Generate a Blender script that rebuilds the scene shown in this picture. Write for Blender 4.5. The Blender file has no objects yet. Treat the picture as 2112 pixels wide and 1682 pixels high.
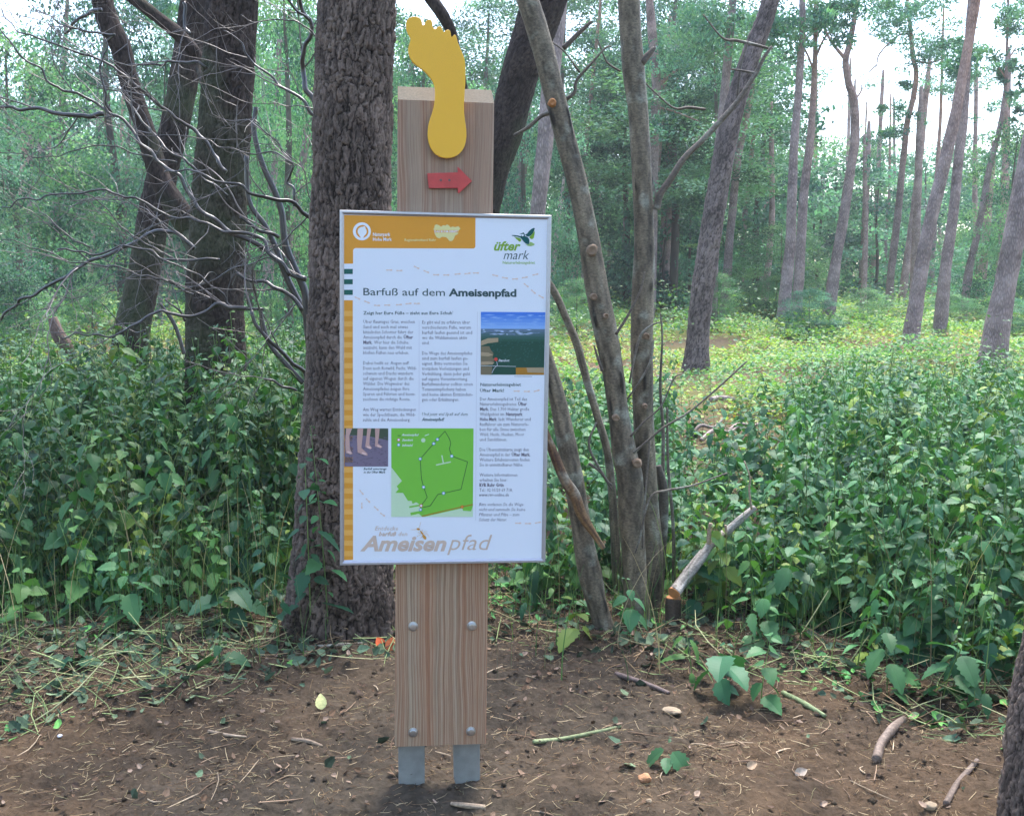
import bpy, math, random
import numpy as np
from mathutils import Matrix, Vector
rng = np.random.default_rng(7)
random.seed(7)
scene = bpy.context.scene

# ------------------------------------------------------------------ camera, sky, sun, exposure
F = 2200.0                      # focal length in photo pixels (photo is 2112 wide)
EYE = 1.5
TH = math.atan((841 - 585) / F)
cam_d = bpy.data.cameras.new('camera'); cam = bpy.data.objects.new('camera', cam_d)
scene.collection.objects.link(cam)
cam.location = (0, 0, EYE); cam.rotation_euler = (math.pi / 2 - TH, 0, 0)
cam_d.sensor_width = 36; cam_d.lens = 36 * F / 2112
cam_d.clip_start = 0.05; cam_d.clip_end = 1000
scene.camera = cam

SUN_EL, SUN_AZ = math.radians(66), math.radians(22)     # direction the light comes from
world = bpy.data.worlds.new('World'); scene.world = world; world.use_nodes = True
wn = world.node_tree; bg = wn.nodes['Background']
sky = wn.nodes.new('ShaderNodeTexSky'); sky.sky_type = 'NISHITA'; sky.sun_disc = False
sky.sun_elevation = SUN_EL; sky.sun_rotation = SUN_AZ
sky.air_density = 1.0; sky.dust_density = 2.0; sky.ozone_density = 1.0
wn.links.new(sky.outputs[0], bg.inputs[0]); bg.inputs[1].default_value = 0.15
sun_d = bpy.data.lights.new('sun', 'SUN'); sun = bpy.data.objects.new('sun', sun_d)
scene.collection.objects.link(sun)
sun_d.energy = 1.5; sun_d.angle = math.radians(14); sun_d.color = (1.0, 0.96, 0.9)
# high soft light from beyond the clearing: the board faces away from it
sd = Vector((math.sin(SUN_AZ) * math.cos(SUN_EL), math.cos(SUN_AZ) * math.cos(SUN_EL), math.sin(SUN_EL)))
sun.rotation_euler = sd.to_track_quat('Z', 'Y').to_euler()
vs = scene.view_settings
vs.view_transform = 'Standard'; vs.look = 'None'; vs.gamma = 1.0; vs.use_curve_mapping = False
vs.exposure = 2.1
scene.cycles.use_denoising = True
scene.cycles.max_bounces = 6; scene.cycles.diffuse_bounces = 3; scene.cycles.glossy_bounces = 2
scene.cycles.transmission_bounces = 3; scene.cycles.volume_bounces = 0
scene.cycles.transparent_max_bounces = 4
scene.cycles.use_adaptive_sampling = True; scene.cycles.adaptive_threshold = 0.02

# ------------------------------------------------------------------ helpers
def ray(px, py):
    cx = (np.asarray(px, float) - 1056) / F; cy = (841 - np.asarray(py, float)) / F
    return np.stack([cx + 0 * cy, math.cos(TH) + cy * math.sin(TH), cy * math.cos(TH) - math.sin(TH)], -1)
def at(px, py, Y):
    """real point that lies Y metres ahead in the direction of a spot of the view"""
    r = ray(px, py); t = np.asarray(Y, float) / r[..., 1]
    return r * t[..., None] + np.array([0, 0, EYE])

def hash3(ix, iy, iz):
    h = (ix.astype(np.int64) * 374761393 + iy.astype(np.int64) * 668265263 + iz.astype(np.int64) * 2147483647 // 3) & 0xffffffff
    h = ((h ^ (h >> 13)) * 1274126177) & 0xffffffff
    h = ((h ^ (h >> 16)) * 2246822519) & 0xffffffff
    return ((h ^ (h >> 15)) & 0xffffff) / float(0xffffff)
def vnoise(p):
    p = np.asarray(p, float); i = np.floor(p).astype(np.int64); f = p - i; f = f * f * (3 - 2 * f)
    o = 0
    for a in (0, 1):
        wa = f[..., 0] if a else 1 - f[..., 0]
        for b in (0, 1):
            wb = f[..., 1] if b else 1 - f[..., 1]
            for c in (0, 1):
                wc = f[..., 2] if c else 1 - f[..., 2]
                o = o + wa * wb * wc * hash3(i[..., 0] + a, i[..., 1] + b, i[..., 2] + c)
    return o * 2 - 1
def fbm(p, oct=4, gain=.5, seed=0):
    p = np.asarray(p, float) + seed * 17.3; s = 0; a = 1
    for k in range(oct):
        s = s + a * vnoise(p); p = p * 2.03 + 5.1; a *= gain
    return s
def n2(x, y, sc, oct=3, seed=0):
    x = np.asarray(x, float)
    return fbm(np.stack([x * sc, np.asarray(y, float) * sc, 0 * x + .37], -1), oct, .5, seed)
def voronoi(u, v, pu, seed=0):
    iu = np.floor(u).astype(np.int64); iv = np.floor(v).astype(np.int64)
    F1 = np.full(u.shape, 9.); F2 = np.full(u.shape, 9.); ID = np.zeros(u.shape)
    for a in (-1, 0, 1):
        for b in (-1, 0, 1):
            cu = iu + a; cv = iv + b; wu = np.mod(cu, pu)
            jx = hash3(wu, cv, np.full(cu.shape, seed)); jy = hash3(wu, cv, np.full(cu.shape, seed + 9))
            d = np.hypot(cu + .1 + .8 * jx - u, cv + .1 + .8 * jy - v)
            m = d < F1
            F2 = np.where(m, F1, np.minimum(F2, d)); ID = np.where(m, hash3(wu, cv, np.full(cu.shape, seed + 5)), ID)
            F1 = np.where(m, d, F1)
    return F1, F2, ID

def make_mesh(name, V, faces, mats, mi=None, attrs=None, smooth=False):
    """faces: list of (n,k) index arrays"""
    me = bpy.data.meshes.new(name)
    V = np.asarray(V, np.float32).reshape(-1, 3)
    fl = [np.asarray(f, np.int32) for f in faces if len(f)]
    me.vertices.add(len(V)); me.vertices.foreach_set('co', V.ravel())
    loops = np.concatenate([f.ravel() for f in fl]); tot = np.concatenate([np.full(len(f), f.shape[1], np.int32) for f in fl])
    st = np.concatenate([[0], np.cumsum(tot)[:-1]]).astype(np.int32)
    me.loops.add(len(loops)); me.loops.foreach_set('vertex_index', loops)
    me.polygons.add(len(tot)); me.polygons.foreach_set('loop_start', st); me.polygons.foreach_set('loop_total', tot)
    me.polygons.foreach_set('use_smooth', np.full(len(tot), bool(smooth)))
    for m in (mats if isinstance(mats, (list, tuple)) else [mats]): me.materials.append(m)
    if mi is not None: me.polygons.foreach_set('material_index', np.asarray(mi, np.int32))
    for k, a in (attrs or {}).items():
        a = np.asarray(a, np.float32)
        if a.ndim == 2:
            if a.shape[1] == 3: a = np.c_[a, np.ones(len(a))].astype(np.float32)
            me.attributes.new(k, 'FLOAT_COLOR', 'POINT').data.foreach_set('color', a.ravel())
        else: me.attributes.new(k, 'FLOAT', 'POINT').data.foreach_set('value', a)
    me.update(calc_edges=True); me.validate()
    return me
def link(name, me, parent=None, loc=None):
    o = bpy.data.objects.new(name, me); scene.collection.objects.link(o)
    if parent is not None: o.parent = parent
    if loc is not None: o.location = loc
    return o
def tag(o, label=None, cat=None, group=None, kind=None):
    if label: o['label'] = label
    if cat: o['category'] = cat
    if group: o['group'] = group
    if kind: o['kind'] = kind
    return o
def empty(name, loc, label, cat, group=None):
    o = bpy.data.objects.new(name, None); scene.collection.objects.link(o); o.location = loc
    o.empty_display_size = .1
    return tag(o, label, cat, group)

class MB:
    """collects pieces into one mesh"""
    def __init__(s): s.V = []; s.Fs = {}; s.n = 0; s.A = []
    def add(s, V, faces, col=None):
        V = np.asarray(V, float).reshape(-1, 3)
        for f in faces:
            f = np.asarray(f, np.int64)
            if len(f): s.Fs.setdefault(f.shape[1], []).append(f + s.n)
        s.V.append(V); s.n += len(V)
        if col is None: col = (1, 1, 1)
        c = np.asarray(col, float); s.A.append(np.broadcast_to(c, (len(V), 3)) if c.ndim == 1 else c)
    def mesh(s, name, mat, smooth=False, origin=None):
        V = np.concatenate(s.V)
        if origin is not None: V = V - np.asarray(origin, float)
        return make_mesh(name, V, [np.concatenate(f) for f in s.Fs.values()], mat, None, {'Col': np.concatenate(s.A)}, smooth)

def catmull(P, n):
    P = np.asarray(P, float)
    if len(P) == 2: t = np.linspace(0, 1, n)[:, None]; return P[0] * (1 - t) + P[1] * t
    Q = np.vstack([2 * P[0] - P[1], P, 2 * P[-1] - P[-2]]); m = len(P) - 1
    d = np.r_[0, np.cumsum(np.linalg.norm(np.diff(P[:, :3], axis=0), axis=1) + 1e-9)]
    s = np.interp(np.linspace(0, d[-1], n), d, np.arange(len(P)))
    i = np.minimum(s.astype(int), m - 1); t = (s - i)[:, None]
    a, b, c, e = Q[i], Q[i + 1], Q[i + 2], Q[i + 3]
    return .5 * (2 * b + (c - a) * t + (2 * a - 5 * b + 4 * c - e) * t * t + (3 * b - a - 3 * c + e) * t ** 3)
def frames(C):
    T = np.gradient(C, axis=0); T /= np.linalg.norm(T, axis=1)[:, None] + 1e-12
    ref = np.array([0, 1, 0.]) if abs(T[:, 1]).mean() < .8 else np.array([1, 0, 0.])
    A = np.cross(ref, T); A /= np.linalg.norm(A, axis=1)[:, None] + 1e-12
    B = np.cross(T, A)
    return T, A, B
def tube(P, R, nseg=8, nlen=None, disp=None, cap=True):
    """P: control points, R: radii; returns V, [quads, tris], theta, s"""
    P = np.asarray(P, float); R = np.broadcast_to(np.asarray(R, float), (len(P),))
    L = np.linalg.norm(np.diff(P, axis=0), axis=1).sum()
    if nlen is None: nlen = max(len(P), int(L / .06) + 2)
    C4 = catmull(np.c_[P, R], nlen); C = C4[:, :3]; r = np.abs(C4[:, 3])
    T, A, B = frames(C)
    th = np.arange(nseg) / nseg * 2 * np.pi
    s = np.r_[0, np.cumsum(np.linalg.norm(np.diff(C, axis=0), axis=1))]
    TH_, S_ = np.meshgrid(th, s); Rr = np.repeat(r[:, None], nseg, 1); att = None
    if disp is not None: Rr, att = disp(TH_, S_, Rr)
    V = C[:, None] + Rr[..., None] * (np.cos(TH_)[..., None] * A[:, None] + np.sin(TH_)[..., None] * B[:, None])
    V = V.reshape(-1, 3)
    i = np.arange(nlen - 1)[:, None] * nseg; j = np.arange(nseg)[None]; j2 = (j + 1) % nseg
    Q = np.stack([i + j, i + j2, i + nseg + j2, i + nseg + j], -1).reshape(-1, 4)
    tr = np.zeros((0, 3), int)
    if cap:
        k = len(V); V = np.vstack([V, C[0], C[-1]]); jj = np.arange(nseg); j2 = (jj + 1) % nseg
        e = (nlen - 1) * nseg
        tr = np.vstack([np.stack([np.full(nseg, k), j2, jj], 1), np.stack([np.full(nseg, k + 1), e + jj, e + j2], 1)])
        if att is not None: att = np.r_[att.ravel(), .5, .5]
    return V, [Q, tr], att

# ------------------------------------------------------------------ materials
def new_mat(name):
    m = bpy.data.materials.new(name); m.use_nodes = True
    return m, m.node_tree, m.node_tree.nodes['Principled BSDF']
def flat(name, col, rough=.5, metal=0., spec=.5, var=.06, scale=40, bump=0.):
    m, t, b = new_mat(name)
    b.inputs['Roughness'].default_value = rough; b.inputs['Metallic'].default_value = metal
    b.inputs['Specular IOR Level'].default_value = spec
    tc = t.nodes.new('ShaderNodeTexCoord'); nz = t.nodes.new('ShaderNodeTexNoise'); nz.inputs['Scale'].default_value = scale
    nz.inputs['Detail'].default_value = 4
    t.links.new(tc.outputs['Object'], nz.inputs['Vector'])
    mr = t.nodes.new('ShaderNodeMapRange'); mr.inputs[3].default_value = 1 - var * 2; mr.inputs[4].default_value = 1 + var * 2
    t.links.new(nz.outputs[0], mr.inputs[0])
    mx = t.nodes.new('ShaderNodeVectorMath'); mx.operation = 'MULTIPLY'; mx.inputs[0].default_value = col[:3]
    t.links.new(mr.outputs[0], mx.inputs[1]); t.links.new(mx.outputs[0], b.inputs['Base Color'])
    if bump:
        bp = t.nodes.new('ShaderNodeBump'); bp.inputs['Strength'].default_value = bump; bp.inputs['Distance'].default_value = .002
        t.links.new(nz.outputs[0], bp.inputs['Height']); t.links.new(bp.outputs[0], b.inputs['Normal'])
    return m
def srgb(r, g, b, k=1.):
    f = lambda c: ((c / 255 + .055) / 1.055) ** 2.4 if c > 10 else c / 255 / 12.92
    return (f(r) * k, f(g) * k, f(b) * k)
def leaf_mat(name, trans=.3, rough=.5, spec=.5, tint=(1, 1, 1), tmul=(1.3, 1.5, .5)):
    m, t, b = new_mat(name); out = t.nodes['Material Output']
    at_ = t.nodes.new('ShaderNodeAttribute'); at_.attribute_name = 'Col'
    oi = t.nodes.new('ShaderNodeObjectInfo'); mr = t.nodes.new('ShaderNodeMapRange')
    mr.inputs[3].default_value = .75; mr.inputs[4].default_value = 1.25; t.links.new(oi.outputs['Random'], mr.inputs[0])
    mu = t.nodes.new('ShaderNodeVectorMath'); mu.operation = 'MULTIPLY'; t.links.new(at_.outputs['Color'], mu.inputs[0]); mu.inputs[1].default_value = tint
    m2 = t.nodes.new('ShaderNodeVectorMath'); m2.operation = 'MULTIPLY'; t.links.new(mu.outputs[0], m2.inputs[0]); t.links.new(mr.outputs[0], m2.inputs[1])
    t.links.new(m2.outputs[0], b.inputs['Base Color']); b.inputs['Roughness'].default_value = rough; b.inputs['Specular IOR Level'].default_value = spec
    tr = t.nodes.new('ShaderNodeBsdfTranslucent'); m3 = t.nodes.new('ShaderNodeVectorMath'); m3.operation = 'MULTIPLY'
    m3.inputs[1].default_value = tmul; t.links.new(m2.outputs[0], m3.inputs[0]); t.links.new(m3.outputs[0], tr.inputs['Color'])
    mix = t.nodes.new('ShaderNodeMixShader'); mix.inputs[0].default_value = trans
    t.links.new(b.outputs[0], mix.inputs[1]); t.links.new(tr.outputs[0], mix.inputs[2]); t.links.new(mix.outputs[0], out.inputs['Surface'])
    return m
def attr_mat(name, rough=.85, spec=.2, noise=30., var=.25, bump=.3, bdist=.004, stretch=(1, 1, 1)):
    """colour from the mesh's own colour attribute, broken up by noise"""
    m, t, b = new_mat(name)
    a = t.nodes.new('ShaderNodeAttribute'); a.attribute_name = 'Col'
    tc = t.nodes.new('ShaderNodeTexCoord'); mp = t.nodes.new('ShaderNodeMapping'); mp.inputs['Scale'].default_value = stretch
    nz = t.nodes.new('ShaderNodeTexNoise'); nz.inputs['Scale'].default_value = noise; nz.inputs['Detail'].default_value = 6; nz.inputs['Roughness'].default_value = .65
    t.links.new(tc.outputs['Object'], mp.inputs[0]); t.links.new(mp.outputs[0], nz.inputs['Vector'])
    mr = t.nodes.new('ShaderNodeMapRange'); mr.inputs[1].default_value = .3; mr.inputs[2].default_value = .7
    mr.inputs[3].default_value = 1 - var; mr.inputs[4].default_value = 1 + var; t.links.new(nz.outputs[0], mr.inputs[0])
    mu = t.nodes.new('ShaderNodeVectorMath'); mu.operation = 'MULTIPLY'
    t.links.new(a.outputs['Color'], mu.inputs[0]); t.links.new(mr.outputs[0], mu.inputs[1]); t.links.new(mu.outputs[0], b.inputs['Base Color'])
    bp = t.nodes.new('ShaderNodeBump'); bp.inputs['Strength'].default_value = bump; bp.inputs['Distance'].default_value = bdist
    t.links.new(nz.outputs[0], bp.inputs['Height']); t.links.new(bp.outputs[0], b.inputs['Normal'])
    b.inputs['Roughness'].default_value = rough; b.inputs['Specular IOR Level'].default_value = spec
    return m
def bark_far_mat(name, c1, c2, scale=22.):
    m, t, b = new_mat(name)
    tc = t.nodes.new('ShaderNodeTexCoord'); mp = t.nodes.new('ShaderNodeMapping'); mp.inputs['Scale'].default_value = (1, 1, .3)
    vo = t.nodes.new('ShaderNodeTexVoronoi'); vo.feature = 'DISTANCE_TO_EDGE'; vo.inputs['Scale'].default_value = scale
    nz = t.nodes.new('ShaderNodeTexNoise'); nz.inputs['Scale'].default_value = 5; nz.inputs['Detail'].default_value = 5
    t.links.new(tc.outputs['Object'], mp.inputs[0]); t.links.new(mp.outputs[0], vo.inputs['Vector']); t.links.new(tc.outputs['Object'], nz.inputs['Vector'])
    ad = t.nodes.new('ShaderNodeMath'); ad.operation = 'MULTIPLY_ADD'; ad.inputs[1].default_value = 1.5
    t.links.new(vo.outputs['Distance'], ad.inputs[0])
    n2_ = t.nodes.new('ShaderNodeMath'); n2_.operation = 'MULTIPLY_ADD'; n2_.inputs[1].default_value = 1.8; n2_.inputs[2].default_value = -.55
    t.links.new(nz.outputs[0], n2_.inputs[0]); t.links.new(n2_.outputs[0], ad.inputs[2])
    mx = t.nodes.new('ShaderNodeMix'); mx.data_type = 'RGBA'; mx.inputs[6].default_value = (*c1, 1); mx.inputs[7].default_value = (*c2, 1)
    t.links.new(ad.outputs[0], mx.inputs[0])
    a = t.nodes.new('ShaderNodeAttribute'); a.attribute_name = 'Col'
    mu = t.nodes.new('ShaderNodeMix'); mu.data_type = 'RGBA'; mu.blend_type = 'MULTIPLY'; mu.inputs[0].default_value = 1
    t.links.new(mx.outputs[2], mu.inputs[6]); t.links.new(a.outputs['Color'], mu.inputs[7])
    t.links.new(mu.outputs[2], b.inputs['Base Color'])
    bp = t.nodes.new('ShaderNodeBump'); bp.inputs['Strength'].default_value = .8; bp.inputs['Distance'].default_value = .02
    t.links.new(ad.outputs[0], bp.inputs['Height']); t.links.new(bp.outputs[0], b.inputs['Normal'])
    b.inputs['Roughness'].default_value = .9; b.inputs['Specular IOR Level'].default_value = .2
    return m
def wood_mat():
    m, t, b = new_mat('larch_wood')
    N = t.nodes.new; Lk = t.links.new
    tc = N('ShaderNodeTexCoord')
    lo = N('ShaderNodeTexNoise'); lo.inputs['Scale'].default_value = 1.0; lo.inputs['Detail'].default_value = 2
    m0 = N('ShaderNodeMapping'); m0.inputs['Scale'].default_value = (7, 2, 1.6); Lk(tc.outputs['Object'], m0.inputs[0]); Lk(m0.outputs[0], lo.inputs['Vector'])
    sp = N('ShaderNodeSeparateXYZ'); Lk(tc.outputs['Object'], sp.inputs[0])
    ma = N('ShaderNodeMath'); ma.operation = 'MULTIPLY_ADD'; ma.inputs[1].default_value = .055; Lk(lo.outputs[0], ma.inputs[0]); Lk(sp.outputs['X'], ma.inputs[2])
    def band(scale, off):
        cx = N('ShaderNodeCombineXYZ'); mm = N('ShaderNodeMath'); mm.operation = 'MULTIPLY_ADD'; mm.inputs[1].default_value = scale; mm.inputs[2].default_value = off
        Lk(ma.outputs[0], mm.inputs[0]); Lk(mm.outputs[0], cx.inputs[0])
        zz = N('ShaderNodeMath'); zz.operation = 'MULTIPLY'; zz.inputs[1].default_value = .35; Lk(sp.outputs['Z'], zz.inputs[0]); Lk(zz.outputs[0], cx.inputs[2])
        n = N('ShaderNodeTexNoise'); n.inputs['Scale'].default_value = 1; n.inputs['Detail'].default_value = 2; n.inputs['Roughness'].default_value = .4
        Lk(cx.outputs[0], n.inputs['Vector']); return n
    a1 = band(230, 3); a2 = band(34, 11)
    fine = N('ShaderNodeTexNoise'); fine.inputs['Scale'].default_value = 1; fine.inputs['Detail'].default_value = 5
    m3 = N('ShaderNodeMapping'); m3.inputs['Scale'].default_value = (600, 600, 14); Lk(tc.outputs['Object'], m3.inputs[0]); Lk(m3.outputs[0], fine.inputs['Vector'])
    r1 = N('ShaderNodeValToRGB'); e = r1.color_ramp.elements
    e[0].position = .3; e[0].color = (*srgb(128, 94, 72), 1); e[1].position = .7; e[1].color = (*srgb(182, 158, 134), 1)
    e2 = e.new(.46); e2.color = (*srgb(150, 116, 92), 1); e3 = e.new(.53); e3.color = (*srgb(174, 146, 120), 1)
    Lk(a1.outputs[0], r1.inputs[0])
    r2 = N('ShaderNodeValToRGB'); e = r2.color_ramp.elements
    e[0].position = .35; e[0].color = (*srgb(166, 108, 74), 1); e[1].position = .65; e[1].color = (*srgb(172, 154, 130), 1)
    Lk(a2.outputs[0], r2.inputs[0])
    mx = N('ShaderNodeMix'); mx.data_type = 'RGBA'; mx.inputs[0].default_value = .38; Lk(r1.outputs[0], mx.inputs[6]); Lk(r2.outputs[0], mx.inputs[7])
    # grey weathering, stronger towards the upper end of the board
    wz = N('ShaderNodeMapRange'); wz.inputs[1].default_value = .6; wz.inputs[2].default_value = 1.7; wz.inputs[3].default_value = .05; wz.inputs[4].default_value = .4
    Lk(sp.outputs['Z'], wz.inputs[0])
    mg = N('ShaderNodeMix'); mg.data_type = 'RGBA'; mg.inputs[7].default_value = (*srgb(146, 126, 114), 1)
    Lk(wz.outputs[0], mg.inputs[0]); Lk(mx.outputs[2], mg.inputs[6])
    fr = N('ShaderNodeMapRange'); fr.inputs[1].default_value = .3; fr.inputs[2].default_value = .7; fr.inputs[3].default_value = .82; fr.inputs[4].default_value = 1.12; Lk(fine.outputs[0], fr.inputs[0])
    mu = N('ShaderNodeVectorMath'); mu.operation = 'MULTIPLY'; Lk(mg.outputs[2], mu.inputs[0]); Lk(fr.outputs[0], mu.inputs[1])
    Lk(mu.outputs[0], b.inputs['Base Color']); b.inputs['Roughness'].default_value = .75; b.inputs['Specular IOR Level'].default_value = .25
    bp = N('ShaderNodeBump'); bp.inputs['Strength'].default_value = .35; bp.inputs['Distance'].default_value = .001; Lk(a1.outputs[0], bp.inputs['Height']); Lk(bp.outputs[0], b.inputs['Normal'])
    return m

M_BARK = attr_mat('rough_bark', .85, .25, 110, .4, .9, .006, (1, 1, .4))
M_SMOOTHBARK = attr_mat('smooth_grey_bark', .65, .35, 85, .5, .8, .003, (1, 1, 1.6))
M_TWIG = attr_mat('dead_twig_bark', .32, .8, 60, .3, .3, .002)
M_LITTER = attr_mat('dry_litter', .8, .2, 90, .3, .3, .002)
M_PINEBARK = bark_far_mat('far_pine_bark', srgb(96, 84, 82), srgb(172, 154, 150), 42)
M_NETTLE = leaf_mat('nettle_leaf', .2, .52, .26, (1, 1, .98), (1.1, 1.4, .5))
M_LEAF = leaf_mat('broad_leaf', .45, .5, .4, (.92, 1, 1.12), (1.05, 1.3, .75))
M_NEEDLE = leaf_mat('pine_needle', .2, .6, .3)
M_COVER = leaf_mat('undergrowth_leaf', .35, .5, .4)
M_STEM = leaf_mat('green_stem', .1, .5, .4)

# ------------------------------------------------------------------ the ground
SIGN_Y = 3.08
def ground_z(x, y):
    x = np.asarray(x, float); y = np.asarray(y, float)
    z = np.interp(y, [-20, 3.3, 4.3, 6, 9, 12, 16, 20, 35, 60, 90, 300], [-.035, -.035, .0, .05, .2, .36, .5, .62, .9, 1.15, 1.3, 2.])
    z = z + .05 * n2(x, y, .35, 2, 3) * np.clip((y - 4) / 4, 0, 1)
    z = z + .04 * np.clip((-x - .3) / 1.5, 0, 1) * np.clip((y - 3.0) / .8, 0, 1)      # low bank to the left
    return z
def ground_fine(x, y):
    m = np.clip((9 - y) / 3, 0, 1)
    rut = n2(x * .6, y * 1.5, 2.2, 3, 5)
    z = ground_z(x, y) + m * (.022 * rut + .020 * n2(x, y, 8, 4, 1) + .014 * np.abs(n2(x, y, 24, 4, 8)) - .012 * np.clip(n2(x * .5, y, 5, 3, 13) - .2, 0, 1))
    d = np.hypot(x + .2, y - SIGN_Y - .02)
    z = z + .006 * np.exp(-(d / .17) ** 2) * (1 + .5 * n2(x, y, 14, 3, 77))
    return z
def spaced(lo, hi, step, far, grow):
    a = list(np.arange(lo, hi, step)); s = step
    while a[-1] < far: s *= grow; a.append(a[-1] + s)
    return a
xs = spaced(0, 2.1, .010, 118, 1.13); xs = np.array([-v for v in xs[:0:-1]] + xs)
ys = spaced(2.3, 5.2, .010, 126, 1.06); low = [2.3]; s = .02
while low[-1] > -60: s *= 1.3; low.append(low[-1] - s)
ys = np.array(low[:0:-1] + ys)
GX, GY = np.meshgrid(xs, ys); GZ = ground_fine(GX, GY)
ny, nx = GX.shape
idx = np.arange(ny * nx).reshape(ny, nx)
Q = np.stack([idx[:-1, :-1], idx[:-1, 1:], idx[1:, 1:], idx[1:, :-1]], -1).reshape(-1, 4)
def ground_colour(x, y):
    soil = np.array(srgb(73, 65, 55)); red = np.array(srgb(84, 69, 54)); dk = np.array(srgb(46, 42, 37))
    far = np.array(srgb(120, 120, 72)); brown = np.array(srgb(104, 88, 70))
    a = np.clip(.5 + .8 * n2(x, y, 1.6, 4, 11), 0, 1)[..., None]; b_ = np.clip(.35 + .9 * n2(x, y, 4, 4, 21), 0, 1)[..., None]
    c = soil * (1 - a) + red * a; c = c * (1 - .6 * b_) + dk * .6 * b_
    t = np.clip((y - 7) / 4, 0, 1)[..., None]; k = np.clip(.5 + 1.2 * n2(x, y, .5, 3, 31), 0, 1)[..., None]
    return c * (1 - t) + (far * (1 - k) + brown * k) * t
M_SOIL = attr_mat('forest_soil', .95, .12, 55, .35, .8, .012)
tag(link('ground', make_mesh('ground', np.stack([GX, GY, GZ], -1), [Q], M_SOIL, None, {'Col': ground_colour(GX, GY).reshape(-1, 3)}, True)), kind='structure')

# ------------------------------------------------------------------ the sign
def rot3(yaw, lean, tilt):
    c, s = math.cos(yaw), math.sin(yaw); Rz = np.array([[c, -s, 0], [s, c, 0], [0, 0, 1]])
    c, s = math.cos(lean), math.sin(lean); Ry = np.array([[c, 0, s], [0, 1, 0], [-s, 0, c]])
    c, s = math.cos(tilt), math.sin(tilt); Rx = np.array([[1, 0, 0], [0, c, -s], [0, s, c]])
    return Rz @ Ry @ Rx
SM = rot3(0.12137, 0.01718, -0.02063); SC = np.array([-.19194, 3.05678, 1.19404])
SBASE = SC + SM @ np.array([0, 0.03, -1.194 / SM[2, 2]])
def S(px, py, d=0.):
    """spot of the board's own plane, d metres proud of its face, in the sign's own axes"""
    r = ray(px, py) @ SM; o = (np.array([0, 0, EYE]) - SC) @ SM
    t = (-d - o[1]) / r[..., 1]
    return o + r * t[..., None] - (SBASE - SC) @ SM
sign = empty('trail_sign', SBASE, 'wooden trail sign post with white information board, yellow foot and red arrow', 'trail sign')
sign.rotation_euler = Matrix([list(map(float, r)) for r in SM]).to_euler()

def prism(pts, d0, d1, z_bevel=0.0015):
    """outline in photo px -> solid plate between d0 (back) and d1 (front), with a small edge bevel"""
    P = S(np.array([p[0] for p in pts]), np.array([p[1] for p in pts]), d1)
    c = P.mean(0); n = len(P)
    area = .5 * np.sum(P[:, 0] * np.roll(P[:, 2], -1) - np.roll(P[:, 0], -1) * P[:, 2])
    if area < 0: P = P[::-1]
    nx_, pv = np.roll(P, -1, 0), np.roll(P, 1, 0)
    tg = nx_ - pv; tg /= np.linalg.norm(tg, axis=1)[:, None] + 1e-9
    inn = np.stack([-tg[:, 2], 0 * tg[:, 0], tg[:, 0]], 1) * z_bevel
    L0 = P.copy(); L0[:, 1] += (d1 - d0)
    L1 = P.copy(); L1[:, 1] += z_bevel
    L2 = P + inn
    V = np.vstack([L0, L1, L2]); j = np.arange(n); j2 = (j + 1) % n
    q = np.vstack([np.stack([j + a, j2 + a, j2 + a + n, j + a + n], 1) for a in (0, n)])
    return V, [q, (2 * n + j)[None], (j[::-1])[None]]
def box(x0, x1, y0, y1, z0, z1, bev=.002):
    import itertools
    bmv = []
    for z, k in ((z0, bev), (z0 + bev, 0), (z1 - bev, 0), (z1, bev)):
        bmv += [(x0 + bev + k, y0 + k, z), (x1 - bev - k, y0 + k, z), (x1 - k, y0 + bev + k, z), (x1 - k, y1 - bev - k, z),
                (x1 - bev - k, y1 - k, z), (x0 + bev + k, y1 - k, z), (x0 + k, y1 - bev - k, z), (x0 + k, y0 + bev + k, z)]
    f = [[a * 8 + i, a * 8 + (i + 1) % 8, a * 8 + 8 + (i + 1) % 8, a * 8 + 8 + i] for a in range(3) for i in range(8)]
    return np.array(bmv, float), [np.array(f), np.array([[7, 6, 5, 4, 3, 2, 1, 0]]), np.array([[24, 25, 26, 27, 28, 29, 30, 31]])]

# wooden board: front plane 3 cm behind the panel face, sloped top end
M_WOOD = wood_mat()
M_END = flat('weathered_end_grain', srgb(92, 84, 70), .9, var=.3, scale=160)
PF, PT = -.032, .085
xl = (S(819, 240, PF)[0] + S(817, 1500, PF)[0]) / 2; xr = (S(1018, 240, PF)[0] + S(1004, 1500, PF)[0]) / 2
zb = S(910, 1536, PF)[2]; zt = S(918, 209, PF)[2]; zr = S(918, 182, PF - PT)[2]
yF = -PF - .03 + .03 ; yf = S(900, 900, PF)[1]; yb = yf + PT
b_ = .003
prof = [(xl + b_, yf), (xr - b_, yf), (xr, yf + b_), (xr, yb), (xl, yb), (xl, yf + b_)]
nz_ = 60; V = []
for k in range(nz_ + 1):
    for (x, y) in prof:
        top = zt + (zr - zt) * (y - yf) / PT
        V.append((x, y, zb + (top - zb) * k / nz_))
q = [[k * 6 + i, k * 6 + (i + 1) % 6, k * 6 + 6 + (i + 1) % 6, k * 6 + 6 + i] for k in range(nz_) for i in range(6)]
board = link('wooden_post', make_mesh('wooden_post', V, [np.array(q), np.array([[5, 4, 3, 2, 1, 0]])], M_WOOD), sign)
top = [(x, y, zt + (zr - zt) * (y - yf) / PT) for (x, y) in prof]
link('end_grain', make_mesh('end_grain', top, [np.array([[0, 1, 2, 3, 4, 5]])], M_END), board)

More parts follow.
